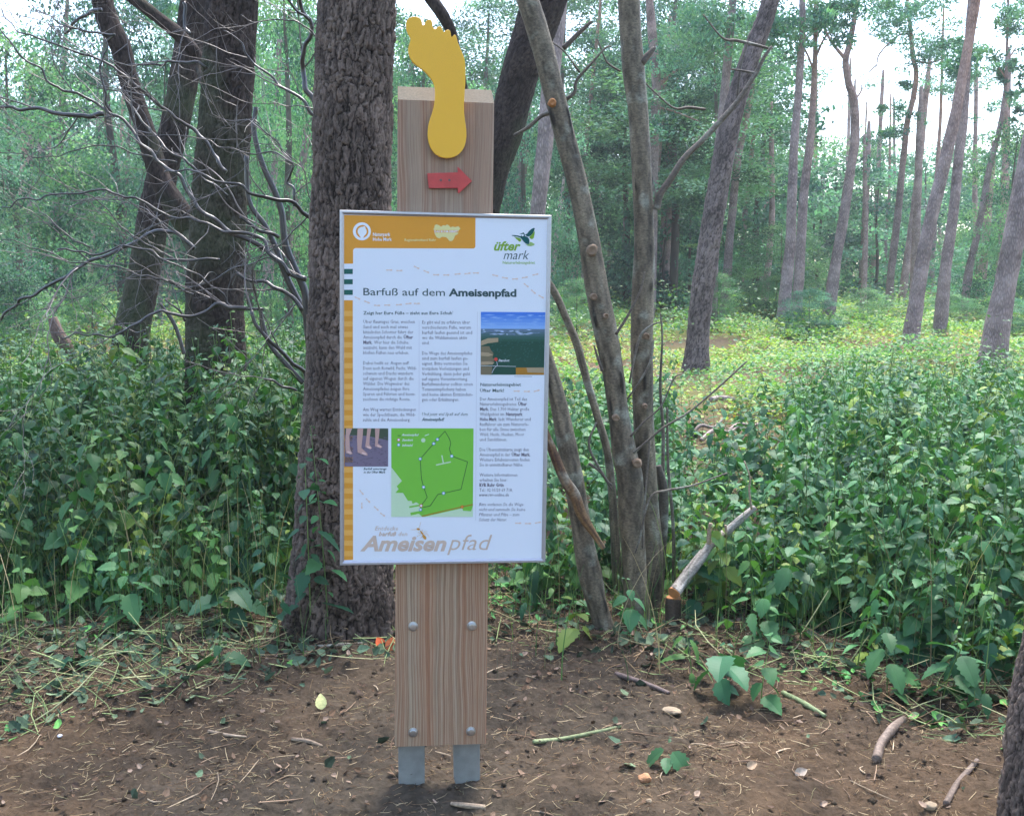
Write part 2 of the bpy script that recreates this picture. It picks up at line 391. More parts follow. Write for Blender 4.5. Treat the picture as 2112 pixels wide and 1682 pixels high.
# steel feet
M_ZINC = flat('galvanised_steel', srgb(142, 142, 138), .65, .2, var=.18, scale=30, bump=.2)
for pts in ([(821, 1500), (876, 1500), (876, 1600), (872, 1622), (858, 1640), (838, 1640), (825, 1625), (822, 1600)],
            [(934, 1500), (990, 1500), (990, 1600), (984, 1624), (970, 1634), (958, 1632), (945, 1620), (936, 1590)]):
    pts = [(x, y + (14 if y > 1560 else 0)) for x, y in pts]
    V, f = prism(pts, PF - .048, PF - .040, .001)
    link('steel_foot', make_mesh('steel_foot', V, f, M_ZINC), sign)
# bolts with domed steel heads
M_STEEL = flat('bolt_steel', (.55, .55, .56), .28, .95, var=.12, scale=300, bump=.3)
M_STAIN = flat('damp_stain', srgb(104, 66, 50), .8, var=.15, scale=200)
def disc_solid(c, prof_, n=28):
    V = []; m = len(prof_)
    for r, d in prof_:
        a = np.arange(n) / n * 2 * np.pi
        V.append(np.stack([c[0] + r * np.cos(a), np.full(n, c[1] - d), c[2] + r * np.sin(a)], 1))
    j = np.arange(n); j2 = (j + 1) % n
    q = np.vstack([np.stack([k * n + j, k * n + j2, (k + 1) * n + j2, (k + 1) * n + j], 1) for k in range(m - 1)])
    return np.vstack(V), [q, ((m - 1) * n + j)[None]]
for px, py in ((852, 1291), (973, 1290), (852, 1509), (971, 1507)):
    c = S(px, py, PF)
    V, f = disc_solid(c, [(.0145, -.001), (.0145, .0022), (.0118, .0026), (.0118, .0075), (.0112, .0092), (.0092, .0102), (.004, .0106)])
    link('bolt', make_mesh('bolt', V, f, M_STEEL, smooth=False), sign)

# yellow foot
M_YEL = flat('yellow_lacquer', srgb(236, 176, 24), .42, var=.05, scale=400, bump=.12)
FOOT = [(150,130),(152,105),(160,85),(178,68),(197,60),(215,57),(235,58),(250,62),(266,71),(277,85),(282,103),(283,120),(290,130),(300,125),(306,113),(314,98),(324,87),(337,81),(352,84),(362,93),(367,106),(368,122),(370,140),(377,152),(386,160),(396,160),(403,150),(414,140),(428,135),(440,141),(447,155),(453,172),(460,187),(470,180),(480,170),(493,165),(506,168),(515,178),(519,195),(521,212),(527,228),(536,220),(546,208),(556,208),(564,220),(570,240),(578,272),(590,302),(605,335),(619,368),(631,402),(638,440),(641,480),(641,530),(640,600),(637,650),(633,700),(630,750),(629,800),(630,850),(635,900),(643,950),(648,1000),(649,1050),(644,1090),(635,1125),(618,1158),(598,1182),(575,1202),(545,1216),(515,1224),(485,1226),(455,1222),(425,1212),(395,1194),(372,1170),(352,1138),(338,1100),(330,1060),(328,1020),(331,975),(338,935),(350,895),(362,862),(373,825),(382,785),(388,740),(390,700),(389,660),(382,620),(370,590),(350,560),(330,536),(305,510),(270,483),(235,458),(208,435),(190,408),(177,380),(168,350),(167,318),(175,288),(184,262),(187,245),(183,225),(172,205),(160,185),(152,160)]
fp = [(800 + x / 4.004, 20 + y / 4.004) for x, y in FOOT]
V, f = prism(fp, PF + .010, PF + .022, .0008)
link('foot_symbol', make_mesh('foot_symbol', V, f, M_YEL), sign)
for px, py in ((922, 250), (926, 300)):
    V, f = disc_solid(S(px, py, PF), [(.009, -.001), (.009, .012)]); link('spacer', make_mesh('spacer', V, f, M_STEEL), sign)
# red arrow
M_SCREW = flat('dull_screw', (.16, .12, .11), .5, .6)
M_RED = flat('worn_red_paint', srgb(190, 62, 58), .5, var=.12, scale=60, bump=.15)
AR = [(325,1350),(577,1344),(577,1297),(695,1415),(588,1515),(579,1512),(577,1474),(338,1474)]
V, f = prism([(800 + x / 4.004, 20 + y / 4.004) for x, y in AR], PF + .004, PF + .012, .0008)
arrow = link('red_arrow', make_mesh('red_arrow', V, f, M_RED), sign)
for x, y in ((437, 1408), (508, 1408)):
    V, f = disc_solid(S(800 + x / 4.004, 20 + y / 4.004, PF + .012), [(.0036, -.001), (.0036, .0006), (.0026, .0012), (.001, .0006)], 14)
    link('screw', make_mesh('screw', V, f, M_SCREW), arrow)

# information board
M_WHITE = flat('printed_white', srgb(226, 230, 240), .6, spec=.3, var=.015, scale=300)
M_ALU = flat('brushed_aluminium', srgb(176, 176, 182), .38, .75, var=.06, scale=120)
OUT = [(701.5, 434), (1137, 443.5), (1124.8, 1158), (700.5, 1165)]
INN = [(710.2, 444.3), (1127.7, 452), (1117.2, 1149.2), (710.3, 1153.9)]
xo0, xo1 = (S(*OUT[0])[0] + S(*OUT[3])[0]) / 2, (S(*OUT[1])[0] + S(*OUT[2])[0]) / 2
zo1, zo0 = (S(*OUT[0])[2] + S(*OUT[1])[2]) / 2, (S(*OUT[2])[2] + S(*OUT[3])[2]) / 2
FW = .0118; y0 = S(900, 800, 0.)[1]
V, f = box(xo0 + .006, xo1 - .006, y0 + .0, y0 + .026, zo0 + .006, zo1 - .006, .001)
panel = link('information_board', make_mesh('information_board', V, f, M_WHITE), sign)
fv = []; fq = []
rings = [(0, y0 + .029), (0, y0 - .003), (.0012, y0 - .0055), (FW * .55, y0 - .0055), (FW, y0 - .0012), (FW, y0 + .001)]
sides = [(xo0, zo0, xo1, zo0), (xo1, zo0, xo1, zo1), (xo1, zo1, xo0, zo1), (xo0, zo1, xo0, zo0)]
for si in range(4):
    V = []
    for ins, y in rings:
        c = [(xo0 + ins, zo0 + ins), (xo1 - ins, zo0 + ins), (xo1 - ins, zo1 - ins), (xo0 + ins, zo1 - ins)]
        a, b2 = c[si], c[(si + 1) % 4]; V += [(a[0], y, a[1]), (b2[0], y, b2[1])]
    fv.append(np.array(V)); fq.append(np.array([[2 * k, 2 * k + 1, 2 * k + 3, 2 * k + 2] for k in range(len(rings) - 1)]) + si * len(rings) * 2)
link('frame', make_mesh('frame', np.vstack(fv), [np.vstack(fq)], M_ALU), panel)

PM = {}
def ink(name, rgb, k=1.):
    if name not in PM: PM[name] = flat('print_' + name, srgb(*rgb, k), .6, spec=.3, var=.02, scale=500)
    return PM[name]
INK = dict(orange=(222, 152, 52), orange2=(232, 172, 84), dkgreen=(24, 92, 82), white=(232, 235, 243), text=(104, 98, 116), dark=(58, 84, 88),
           lime=(128, 168, 58), mgreen=(120, 192, 66), lgreen=(196, 220, 186), black=(40, 70, 56), tan=(206, 182, 166), cream=(226, 214, 150),
           foot=(226, 200, 184), blue=(66, 140, 186), red=(206, 70, 60), brown=(170, 120, 40), sky=(96, 150, 224), cloud=(186, 204, 236),
           wood=(46, 92, 84), wood2=(34, 76, 62), field=(170, 150, 120), field2=(120, 110, 86), skin=(196, 158, 150), purple=(122, 110, 130),
           purple2=(96, 88, 104), dgrass=(70, 84, 66), stripe=(200, 200, 214), ant=(206, 150, 70), leafg=(150, 184, 110), bgreen=(10, 84, 84), haze=(110, 130, 160), skinl=(226, 190, 184))
class Print:
    def __init__(s, name, parent, layer=1): s.name = name; s.p = parent; s.l = layer; s.V = []; s.F = {}; s.mi = {}; s.mats = []; s.n = 0
    def m(s, ink_):
        mm = ink(ink_, INK[ink_])
        if mm not in s.mats: s.mats.append(mm)
        return s.mats.index(mm)
    def poly(s, pts, col, lay=0):
        P = S(np.array([p[0] for p in pts], float), np.array([p[1] for p in pts], float), .00025 * (s.l + lay))
        a = np.sum(P[:, 0] * np.roll(P[:, 2], -1) - np.roll(P[:, 0], -1) * P[:, 2])
        if a < 0: P = P[::-1]
        k = len(P); s.F.setdefault(k, []).append(np.arange(k) + s.n); s.mi.setdefault(k, []).append(s.m(col)); s.V.append(P); s.n += k
    def disc(s, cx, cy, r, col, lay=0, n=24, sx=1., rot=0.):
        a = np.arange(n) / n * 2 * np.pi; x = r * np.cos(a); y = r * sx * np.sin(a); c, d = math.cos(rot), math.sin(rot)
        s.poly([(cx + u * c - v * d, cy + u * d + v * c) for u, v in zip(x, y)], col, lay)
    def line(s, pts, w, col, lay=0):
        for (a, b2), (c, d) in zip(pts[:-1], pts[1:]):
            L = math.hypot(c - a, d - b2) + 1e-6; nx_, ny_ = -(d - b2) / L * w / 2, (c - a) / L * w / 2
            ex, ey = (c - a) / L * w * .3, (d - b2) / L * w * .3
            s.poly([(a + nx_ - ex, b2 + ny_ - ey), (c + nx_ + ex, d + ny_ + ey), (c - nx_ + ex, d - ny_ + ey), (a - nx_ - ex, b2 - ny_ - ey)], col, lay)
            lay += .02
    def raw(s, V, F, col):
        F = np.asarray(F); s.F.setdefault(F.shape[1], []).extend(list(F + s.n)); s.mi.setdefault(F.shape[1], []).extend([s.m(col)] * len(F)); s.V.append(V); s.n += len(V)
    def text(s, body, x0, yb_, x1, size, col, bold=0., shear=0., yb1=None, lay=0):
        cu = bpy.data.curves.new('t', 'FONT'); cu.body = body; cu.size = 1; cu.offset = bold; cu.shear = shear; cu.resolution_u = 3 if size > 15 else 1
        o = bpy.data.objects.new('t', cu); scene.collection.objects.link(o)
        dg = bpy.context.evaluated_depsgraph_get(); me = o.evaluated_get(dg).to_mesh()
        n = len(me.vertices); co = np.zeros(n * 3, np.float32); me.vertices.foreach_get('co', co); co = co.reshape(-1, 3)
        me.calc_loop_triangles(); tr = np.zeros(len(me.loop_triangles) * 3, np.int32); me.loop_triangles.foreach_get('vertices', tr); tr = tr.reshape(-1, 3)
        o.to_mesh_clear(); bpy.data.objects.remove(o); bpy.data.curves.remove(cu)
        w = co[:, 0].max() - co[:, 0].min(); u = (co[:, 0] - co[:, 0].min()) / w
        yy = yb_ + (0 if yb1 is None else (yb1 - yb_) * u)
        P = S(x0 + u * (x1 - x0), yy - co[:, 1] * size, .00025 * (s.l + lay))
        a, b2, c = P[tr[0, 0]], P[tr[0, 1]], P[tr[0, 2]]
        if np.cross(b2 - a, c - a)[1] > 0: tr = tr[:, ::-1]
        s.raw(P, tr, col)
    def done(s):
        V = np.vstack(s.V); me = make_mesh(s.name, V, [np.array(v) for v in s.F.values()], s.mats, np.concatenate([np.array(v) for v in s.mi.values()]))
        return link(s.name, me, s.p)
z1 = lambda x, y: (690 + x / 4.546, 430 + y / 4.546)
z2 = lambda x, y: (690 + x / 4.426, 790 + y / 4.426)
z3 = lambda x, y: (700 + x / 7.543, 440 + y / 7.543)
z4 = lambda x, y: (1000 + x / 16.25, 460 + y / 16.25)
z5 = lambda x, y: (840 + x / 24.03, 1060 + y / 24.03)

# colour bands down the left side and across the top
p = Print('orange_band', panel, 1)
p.poly([(709.6, 443.5), (980.7, 448.6), (980.5, 508), (979.5, 510.8), (977, 512.4), (733, 511.6), (730, 513), (728.3, 516), (728.2, 543.7), (709.6, 543.7)], 'orange')
p.poly([(709.6, 619), (727.6, 619), (728.2, 1153.6), (709.6, 1154.4)], 'orange')
y = 641.
while y < 1148: p.poly([(709.6, y), (727.7, y), (727.7, y + 10.8), (709.6, y + 10.8)], 'orange2', 1); y += 21.5
for a in (554.6, 575.8, 597.6): p.poly([(709.6, a), (727.6, a), (727.6, a + 10.4), (709.6, a + 10.4)], 'dkgreen', 1)
p.done()
# emblems
p = Print('park_emblem', panel, 3)
cx, cy = z3(350, 280); p.disc(cx, cy, 18.6, 'white')
cx2, cy2 = z3(362, 282); arc = []
def ring_arc(a0, a1, r0, r1, c, n=22, taper=True):
    A = np.radians(np.linspace(a0, a1, n)); o = [(c[0] + r1 * math.cos(a), c[1] + r1 * math.sin(a)) for a in A]
    w = [min(1, min(k, n - 1 - k) / 3) if taper else 1 for k in range(n)]
    i = [(c[0] + (r1 - (r1 - r0) * (.25 + .75 * ww)) * math.cos(a), c[1] + (r1 - (r1 - r0) * (.25 + .75 * ww)) * math.sin(a)) for a, ww in zip(A, w)]
    return [o[k] for k in range(n)], i
for a0, a1, c in ((105, 300, z3(356, 282)), (-60, 78, z3(352, 282))):
    o, i = ring_arc(a0, a1, 9.6, 13.2, c)
    for k in range(len(o) - 1): p.poly([o[k], o[k + 1], i[k + 1], i[k]], 'orange', 1 + .01 * k)
p.poly([z3(400, 150), z3(450, 172), z3(500, 230), z3(520, 180), z3(460, 120), z3(420, 130)], 'orange', 2)
p.done(); p = Print('park_name', panel, 3)
p.text('Naturpark', *z3(522, 352), z3(792, 352)[0], 10, 'white', .02)
p.text('Hohe Mark', *z3(522, 428), z3(815, 428)[0], 10, 'white', .02)
p.done(); p = Print('agency_name', panel, 3)
p.text('Regionalverband Ruhr', *z3(1015, 432), z3(1505, 432)[0], 7.6, 'cream', .02)
p.done()
p = Print('region_emblem', panel, 3)
p.poly([z3(*q_) for q_ in ((1455,245),(1475,235),(1482,185),(1510,170),(1535,180),(1560,190),(1580,210),(1610,185),(1650,190),(1675,172),(1705,190),(1730,220),(1760,205),(1800,215),(1850,200),(1885,240),(1858,262),(1845,300),(1850,318),(1800,345),(1785,385),(1765,420),(1735,437),(1705,425),(1690,400),(1660,372),(1600,365),(1555,392),(1515,372),(1490,335),(1478,300),(1480,262))], 'cream')
p.poly([z3(*q_) for q_ in ((1478,262),(1845,262),(1840,300),(1478,300))], 'orange', 1)
p.text('DAS RUHRGEBIET', *z3(1480, 296), z3(1840, 296)[0], 5.6, 'white', .03, lay=2)
p.done()
p = Print('bird_emblem', panel, 2)
p.poly([z4(*q_) for q_ in ((1655,250),(1672,320),(1655,430),(1640,500),(1580,545),(1530,520),(1480,480),(1560,400),(1620,320))], 'lime')
p.poly([z4(*q_) for q_ in ((975,450),(1060,480),(1150,500),(1210,530),(1220,590),(1190,625),(1150,620),(1060,540))], 'lime')
p.poly([z4(*q_) for q_ in ((1510,635),(1560,640),(1620,670),(1680,710),(1620,755),(1540,775),(1450,765),(1360,715),(1440,715),(1490,690))], 'leafg')
p.poly([z4(*q_) for q_ in ((1680,175),(1650,250),(1600,350),(1540,420),(1470,455),(1400,440),(1350,390),(1420,350),(1480,270),(1560,200),(1630,165))], 'bgreen', 1)
p.poly([z4(*q_) for q_ in ((900,405),(990,402),(1100,415),(1200,445),(1230,400),(1225,375),(1150,345),(1220,350),(1295,310),(1335,370),(1345,440),(1420,460),(1470,510),(1495,580),(1490,680),(1450,715),(1370,690),(1290,610),(1230,530),(1190,490),(1080,450),(910,430))], 'bgreen', 2)
p.disc(*z4(1268, 405), 2.4, 'white', 3)
p.text('üfter', *z4(305, 912), z4(1200, 912)[0], 26, 'lime', .03, .3)
p.text('mark', *z4(622, 1215), z4(1485, 1215)[0], 27, 'dark', -.005, .3)
p.text('Naturerlebnisgebiet', *z4(598, 1368), z4(1680, 1368)[0], 8.2, 'leafg', .02)
p.done()
# heading
p = Print('heading', panel, 2)
p.text('Barfuß auf dem', *z1(270, 812), z1(1035, 819)[0], 21.5, 'dark', .003, 0, z1(0, 819)[1])
p.text('Ameisenpfad', *z1(1070, 819), z1(1705, 825)[0], 21.5, 'dark', .035, 0, z1(0, 825)[1])
p.done()
p = Print('subheading', panel, 2); p.text('Zeigt her Eure Füße – zieht aus Eure Schuh’', *z1(270, 993), z1(1113, 996)[0], 9.6, 'dark', .015, 0); p.done()
p = Print('column_heading', panel, 2)
p.text('Naturerlebnisgebiet', *z1(1367, 1663), z1(1748, 1663)[0], 9.4, 'dark', .015)
p.text('Üfter Mark!', *z2(1328, 80), z2(1547, 80)[0], 9.4, 'dark', .015)
p.done()
# columns of text
p = Print('text_columns', panel, 2)
def col(x0a, x0b, y0_, pitch, lines, Z, size=9.9, style=(0, 0)):
    n = len(lines)
    for k, (body, x1) in enumerate(lines):
        if not body: continue
        b_, sh = style
        x1p = x1; yy = y0_ + k * pitch; x0 = x0a + (x0b - x0a) * k / 20
        if '|' in body:                       # part in bold
            segs = body.split('|'); tot = sum(len(q_) for q_ in segs); xx = x0
            for i_, q_ in enumerate(segs):
                if not q_: continue
                w = (x1p - x0) * len(q_) / tot
                lead = (len(q_) - len(q_.lstrip())) / tot * (x1p - x0)
                p.text(q_.strip(), xx + lead, yy, xx + w - (len(q_) - len(q_.rstrip())) / tot * (x1p - x0), size, 'text', .03 if i_ % 2 else b_, sh); xx += w
        else: p.text(body, x0, yy, x1p, size, 'text', b_, sh)
X1 = lambda v: 690 + v / 4.546
X2 = lambda v: 690 + v / 4.426
col(X1(270), X1(266), 430 + 1075 / 4.546, 10.635, [('Über flaumiges Gras, weichen', X1(752)), ('Sand und auch mal etwas', X1(688)), ('kitzelnden Schotter führt der', X1(738)),
    ('Ameisenpfad durch die |Üfter', X1(735)), ('|Mark.| Wer hier die Schuhe', X1(692)), ('auszieht, kann den Wald mit', X1(725)), ('bloßen Füßen neu erleben.', X1(697)), ('', 0),
    ('Dabei heißt es: Augen auf!', X1(697)), ('Denn auch Rotwild, Fuchs, Wild-', X1(768)), ('schwein und Dachs wandern', X1(735)), ('auf eigenen Wegen durch die', X1(742)), ('Wälder. Die Wegweiser des', X1(702)),
    ('Ameisenpfades zeigen Ihre', X2(683)), ('Spuren und Fährten und kenn-', X2(737)), ('zeichnen die richtige Route.', X2(693)), ('', 0), ('Am Weg warten Entdeckungen', X2(743)), ('wie der Spechtbaum, die Wild-', X2(738)), ('suhle und die Ameisenburg.', X2(692))], None)
col(X1(822), X1(818), 430 + 1080 / 4.546, 10.62, [('Es gibt viel zu erfahren über', X1(1270)), ('verschiedenste Füße, warum', X1(1278)), ('barfuß laufen gesund ist und', X1(1290)), ('wo die Waldameisen aktiv', X1(1242)), ('sind.', X1(890)), ('', 0),
    ('Die Wege des Ameisenpfades', X1(1292)), ('sind zum barfuß laufen ge-', X1(1252)), ('eignet. Bitte vermeiden Sie', X1(1247)), ('trotzdem Verletzungen und', X1(1260)), ('Verkühlung, denn jeder geht', X1(1272)), ('auf eigene Verantwortung.', X1(1250)), ('Barfußwanderer sollten einen', X1(1295)),
    ('Tetanusimpfschutz haben', X2(1198)), ('und keine akuten Entzündun-', X2(1262)), ('gen oder Erkältungen.', X2(1137))], None)
p.text('Und jetzt viel Spaß auf dem', *z2(798, 295), X2(1215), 9.3, 'dark', 0, .3)
p.text('Ameisenpfad!', *z2(796, 343), X2(1002), 9.3, 'dark', .025, .3)
col(X2(1328), X2(1322), 790 + 158 / 4.426, 10.42, [('Der Ameisenpfad ist Teil des', X2(1757)), ('Naturerlebnisgebietes |Üfter', X2(1755)), ('|Mark.| Das 1.700 Hektar große', X2(1777)), ('Waldgebiet im |Naturpark', X2(1717)), ('|Hohe Mark| lädt Wanderer und', X2(1790)), ('Radfahrer ein zum Naturerle-', X2(1773)),
    ('ben für alle Sinne zwischen', X2(1743)), ('Wald, Heide, Hecken, Moor', X2(1730)), ('und Sanddünen.', X2(1575)), ('', 0), ('Die Übersichtskarte zeigt den', X2(1773)), ('Ameisenpfad in der |Üfter Mark.', X2(1787)), ('Weitere Erlebnisrouten finden', X2(1780)), ('Sie in unmittelbarer Nähe.', X2(1722)), ('', 0),
    ('Weitere Informationen', X2(1668)), ('erhalten Sie hier:', X2(1577)), ('|RVR Ruhr Grün', X2(1545)), ('Tel.: 02 01/20 69 718,', X2(1625))], None)
p.text('www.rvr-online.de', *z2(1320, 1031), X2(1592), 9.3, 'text', .008, .3)
for k, (b2, x) in enumerate((('Bitte verlassen Sie die Wege', 1725), ('nicht und sammeln Sie keine', 1742), ('Pflanzen und Pilze – zum', 1687), ('Schutz der Natur.', 1572))):
    p.text(b2, *z2(1318, 1118 + 46.3 * k), X2(x), 9.3, 'text', 0, .3)
p.text('Barfuß unterwegs', *z2(265, 790), X2(475), 6.6, 'dark', .02, .3); p.text('in der Üfter Mark', *z2(265, 820), X2(465), 6.6, 'dark', .02, .3)
p.line([z1(793, 1048), z1(793, 1660), z2(771, 345)], .7, 'stripe'); p.line([z1(1341, 968), z1(1330, 1670), z2(1288, 1255)], .7, 'stripe')
p.line([z1(1685, 1572), z1(1850, 1574)], .8, 'text')
p.done()
# aerial photograph
p = Print('aerial_picture', panel, 2)
TLp, TRp, BRp, BLp = z1(1372, 968), z1(1976, 972), z1(1964, 1558), z1(1370, 1556)
def quad(p_, fy0, fy1, c, lay, fx0=0., fx1=1.):
    g = lambda u, v: ((TLp[0] * (1 - u) + TRp[0] * u) * (1 - v) + (BLp[0] * (1 - u) + BRp[0] * u) * v, (TLp[1] * (1 - u) + TRp[1] * u) * (1 - v) + (BLp[1] * (1 - u) + BRp[1] * u) * v)
    p_.poly([g(fx0, fy0), g(fx1, fy0), g(fx1, fy1), g(fx0, fy1)], c, lay)
    return g
INK.update({f'sk{k}': (int(74 + 16 * k), int(126 + 13 * k), int(218 + 4 * k)) for k in range(5)})
INK.update({f'fo{k}': (int(96 - 13 * k), int(118 - 8 * k), int(138 - 17 * k)) for k in range(5)})
for k in range(5): g = quad(p, .27 * k / 5, .27 * (k + 1) / 5, f'sk{k}', 0)
for k in range(5): quad(p, .27 + .2 * k / 5, .27 + .2 * (k + 1) / 5, f'fo{k}', 0)
quad(p, .47, 1, 'wood2', 0)
for k in range(60):
    u, v = rng.random(), rng.uniform(.28, .36); w = rng.uniform(.02, .08)
    if u < .55 or rng.random() < .3: p.poly([g(max(0, u - w), v), g(min(1, u), v - .006), g(min(1, u + w), v + .004), g(u, v + .010)], 'cloud' if rng.random() < .5 else 'haze', 1 + k * .01)
for k in range(30):
    u, v = rng.random(), rng.uniform(.03, .25); w = rng.uniform(.03, .1); p.poly([g(max(0, u - w), v), g(u, v - .008), g(min(1, u + w), v), g(u, v + .010)], 'sk4', 1 + k * .01)
for k in range(150):
    u, v = rng.random() * .97, rng.uniform(.42, .84); w = rng.uniform(.006, .03); p.poly([g(u, v), g(u + w, v - .01), g(min(1, u + w), v + .004), g(u + .005, v + .01)], 'wood' if rng.random() < .7 else 'fo3', 1 + k * .003)
p.poly([z1(*q_) for q_ in ((1372,1285),(1375,1240),(1440,1215),(1535,1212),(1535,1250),(1440,1262))], 'field', 2)
p.poly([z1(*q_) for q_ in ((1371,1470),(1372,1290),(1450,1290),(1465,1325),(1490,1355),(1480,1400),(1500,1410),(1480,1455),(1420,1470))], 'field2', 2)
p.poly([z1(*q_) for q_ in ((1372,1345),(1440,1350),(1490,1370),(1440,1385),(1372,1380))], 'field', 3)
p.poly([z1(*q_) for q_ in ((1371,1435),(1440,1432),(1500,1440),(1480,1462),(1371,1462))], 'field', 3.1)
p.poly([z1(*q_) for q_ in ((1700,1490),(1965,1490),(1964,1557),(1700,1557))], 'brown', 2); p.poly([z1(*q_) for q_ in ((1800,1492),(1965,1490),(1964,1540),(1810,1535))], 'field', 3.2)
p.poly([z1(*q_) for q_ in ((1371,1478),(1480,1480),(1470,1557),(1371,1556))], 'field2', 3.3)
p.line([z1(1371, 1472), z1(1540, 1476), z1(1700, 1480)], .7, 'white', 4); p.line([z1(1520, 1435), z1(1528, 1465), z1(1495, 1500), z1(1475, 1540)], 1., 'stripe', 4.2)
p.disc(*z1(1513, 1412), 3.6, 'red', 5); p.text('Standort', *z1(1537, 1434), X1(1640), 7.2, 'white', .02, .25, lay=5)
p.done()
# bare feet photograph
p = Print('feet_picture', panel, 2)
p.poly([z2(*q_) for q_ in ((91,410),(490,412),(489,760),(91,760))], 'purple')
p.poly([z2(*q_) for q_ in ((91,410),(490,412),(490,520),(300,480),(91,470))], 'dgrass', 1)
for k in range(90):
    u, v = rng.uniform(95, 470), rng.uniform(490, 750); w = rng.uniform(8, 30)
    p.poly([z2(u, v), z2(min(488, u + w), v - 3), z2(min(488, u + w * .8), v + 4), z2(u + 4, v + 5)], 'purple2', 2 + k * .005)
for L_ in (((105,412),(160,412),(135,480),(138,560),(140,600),(165,640),(150,652),(105,635),(98,560)), ((210,413),(262,413),(255,500),(245,590),(300,640),(300,662),(255,650),(210,630),(205,500)),
           ((300,413),(335,413),(322,490),(318,560),(342,590),(325,602),(280,580),(288,520)), ((370,413),(412,413),(405,490),(395,550),(438,580),(420,592),(370,575),(372,500))):
    p.poly([z2(*q_) for q_ in L_], 'skin', 4)
for c in ((135, 630), (268, 640), (315, 585), (408, 575)): p.disc(*z2(*c), 5, 'skinl', 5, sx=.4, rot=.35)
p.done()
# route map
p = Print('route_map', panel, 2)
p.poly([z2(*q_) for q_ in ((518,410),(1269,412),(1262,1218),(518,1218))], 'mgreen')
p.poly([z2(*q_) for q_ in ((518,765),(615,890),(567,940),(585,965),(555,1000),(625,1000),(670,1073),(703,1073),(712,1100),(745,1085),(775,1105),(682,1122),(682,1138),(778,1120),(775,1165),(692,1180),(695,1205),(770,1190),(800,1217),(518,1218))], 'lgreen', 1)
p.poly([z2(*q_) for q_ in ((820,1217),(1165,1140),(1172,1162),(1245,1168),(1262,1125),(1262,1218))], 'lgreen', 1.1)
p.line([z2(*q_) for q_ in ((800,1212),(1000,1165),(1165,1127),(1262,1106))], 2., 'brown', 2)
p.line([z2(*q_) for q_ in ((1008,437),(1045,500),(1062,545),(1048,600),(1070,665),(1215,717),(1155,967),(995,1003),(942,1015),(873,1118),(805,1132))], 1.1, 'black', 2.2)
p.line([z2(*q_) for q_ in ((1008,437),(939,512),(905,550),(782,690),(793,870),(813,947),(846,1040),(790,1118))], 1.1, 'black', 2.6)
p.line([z2(578, 478), z2(603, 478)], 1.3, 'black', 2)
for c, k in (((939,512),'blue'),((905,550),'blue'),((782,690),'blue'),((813,947),'blue'),((995,1003),'blue'),((1070,665),'blue'),((585,562),'blue'),((585,516),'red'),((790,1117),'red'),((785,1152),'blue')):
    p.disc(*z2(*c), 3.4, k, 4, 14); p.disc(*z2(*c), 2.2, 'white', 5, 12)
p.disc(*z2(1165, 1127), 3.4, 'red', 4, 14); p.disc(*z2(1165, 1127), 2.4, 'orange', 5, 12)
p.line([z2(980, 660), z2(992, 722)], 2.4, 'lgreen', 2); p.line([z2(930, 745), z2(1058, 718)], 2.6, 'lgreen', 2.1)
p.disc(*z2(810, 520), 4.6, 'lgreen', 2, 9); p.line([z2(825, 478), z2(860, 466)], 1.2, 'white', 2)
p.text('Ameisenpfad', *z2(612, 480), X2(768), 6.6, 'white', .02, .3, lay=3); p.text('Standort', *z2(617, 527), X2(715), 6.6, 'white', .02, .3, lay=3); p.text('Infotafel', *z2(617, 575), X2(715), 6.6, 'white', .02, .3, lay=3)
p.done()
# lower title with the ant
p = Print('lower_title', panel, 2)
p.text('Entdecke', *z2(368, 1341), X2(580), 12.5, 'tan', .002, .3); p.text('barfuß', *z2(402, 1392), X2(566), 12.5, 'tan', .03, .3); p.text('den', *z2(582, 1392), X2(665), 12.5, 'tan', .002, .3)
p.text('Ameisen', *z2(235, 1526), X2(1022), 43, 'tan', .032, .3, lay=1); p.text('pfad', *z2(1028, 1520), X2(1440), 46, 'tan', -.004, .3, lay=1)
p.disc(*z5(850, 1130), 5.6, 'ant', 4, 16, .55, 1.0); p.disc(*z5(720, 920), 6, 'ant', 4.2, 12, .28, .95); p.disc(*z5(545, 735), 3.8, 'ant', 4.4, 12, .6, .15)
for L_ in (((600,650),(640,500),(665,400)), ((450,755),(190,765)), ((680,930),(600,930),(510,880)), ((670,1000),(600,1040),(520,1070),(490,1110)), ((740,870),(770,800),(730,750)), ((790,940),(860,860),(1000,850)), ((850,1000),(940,940),(1010,1010),(1090,1110)), ((760,1050),(700,1150),(640,1180))):
    p.line([z5(*q_) for q_ in L_], .55, 'ant', 5)
p.done()
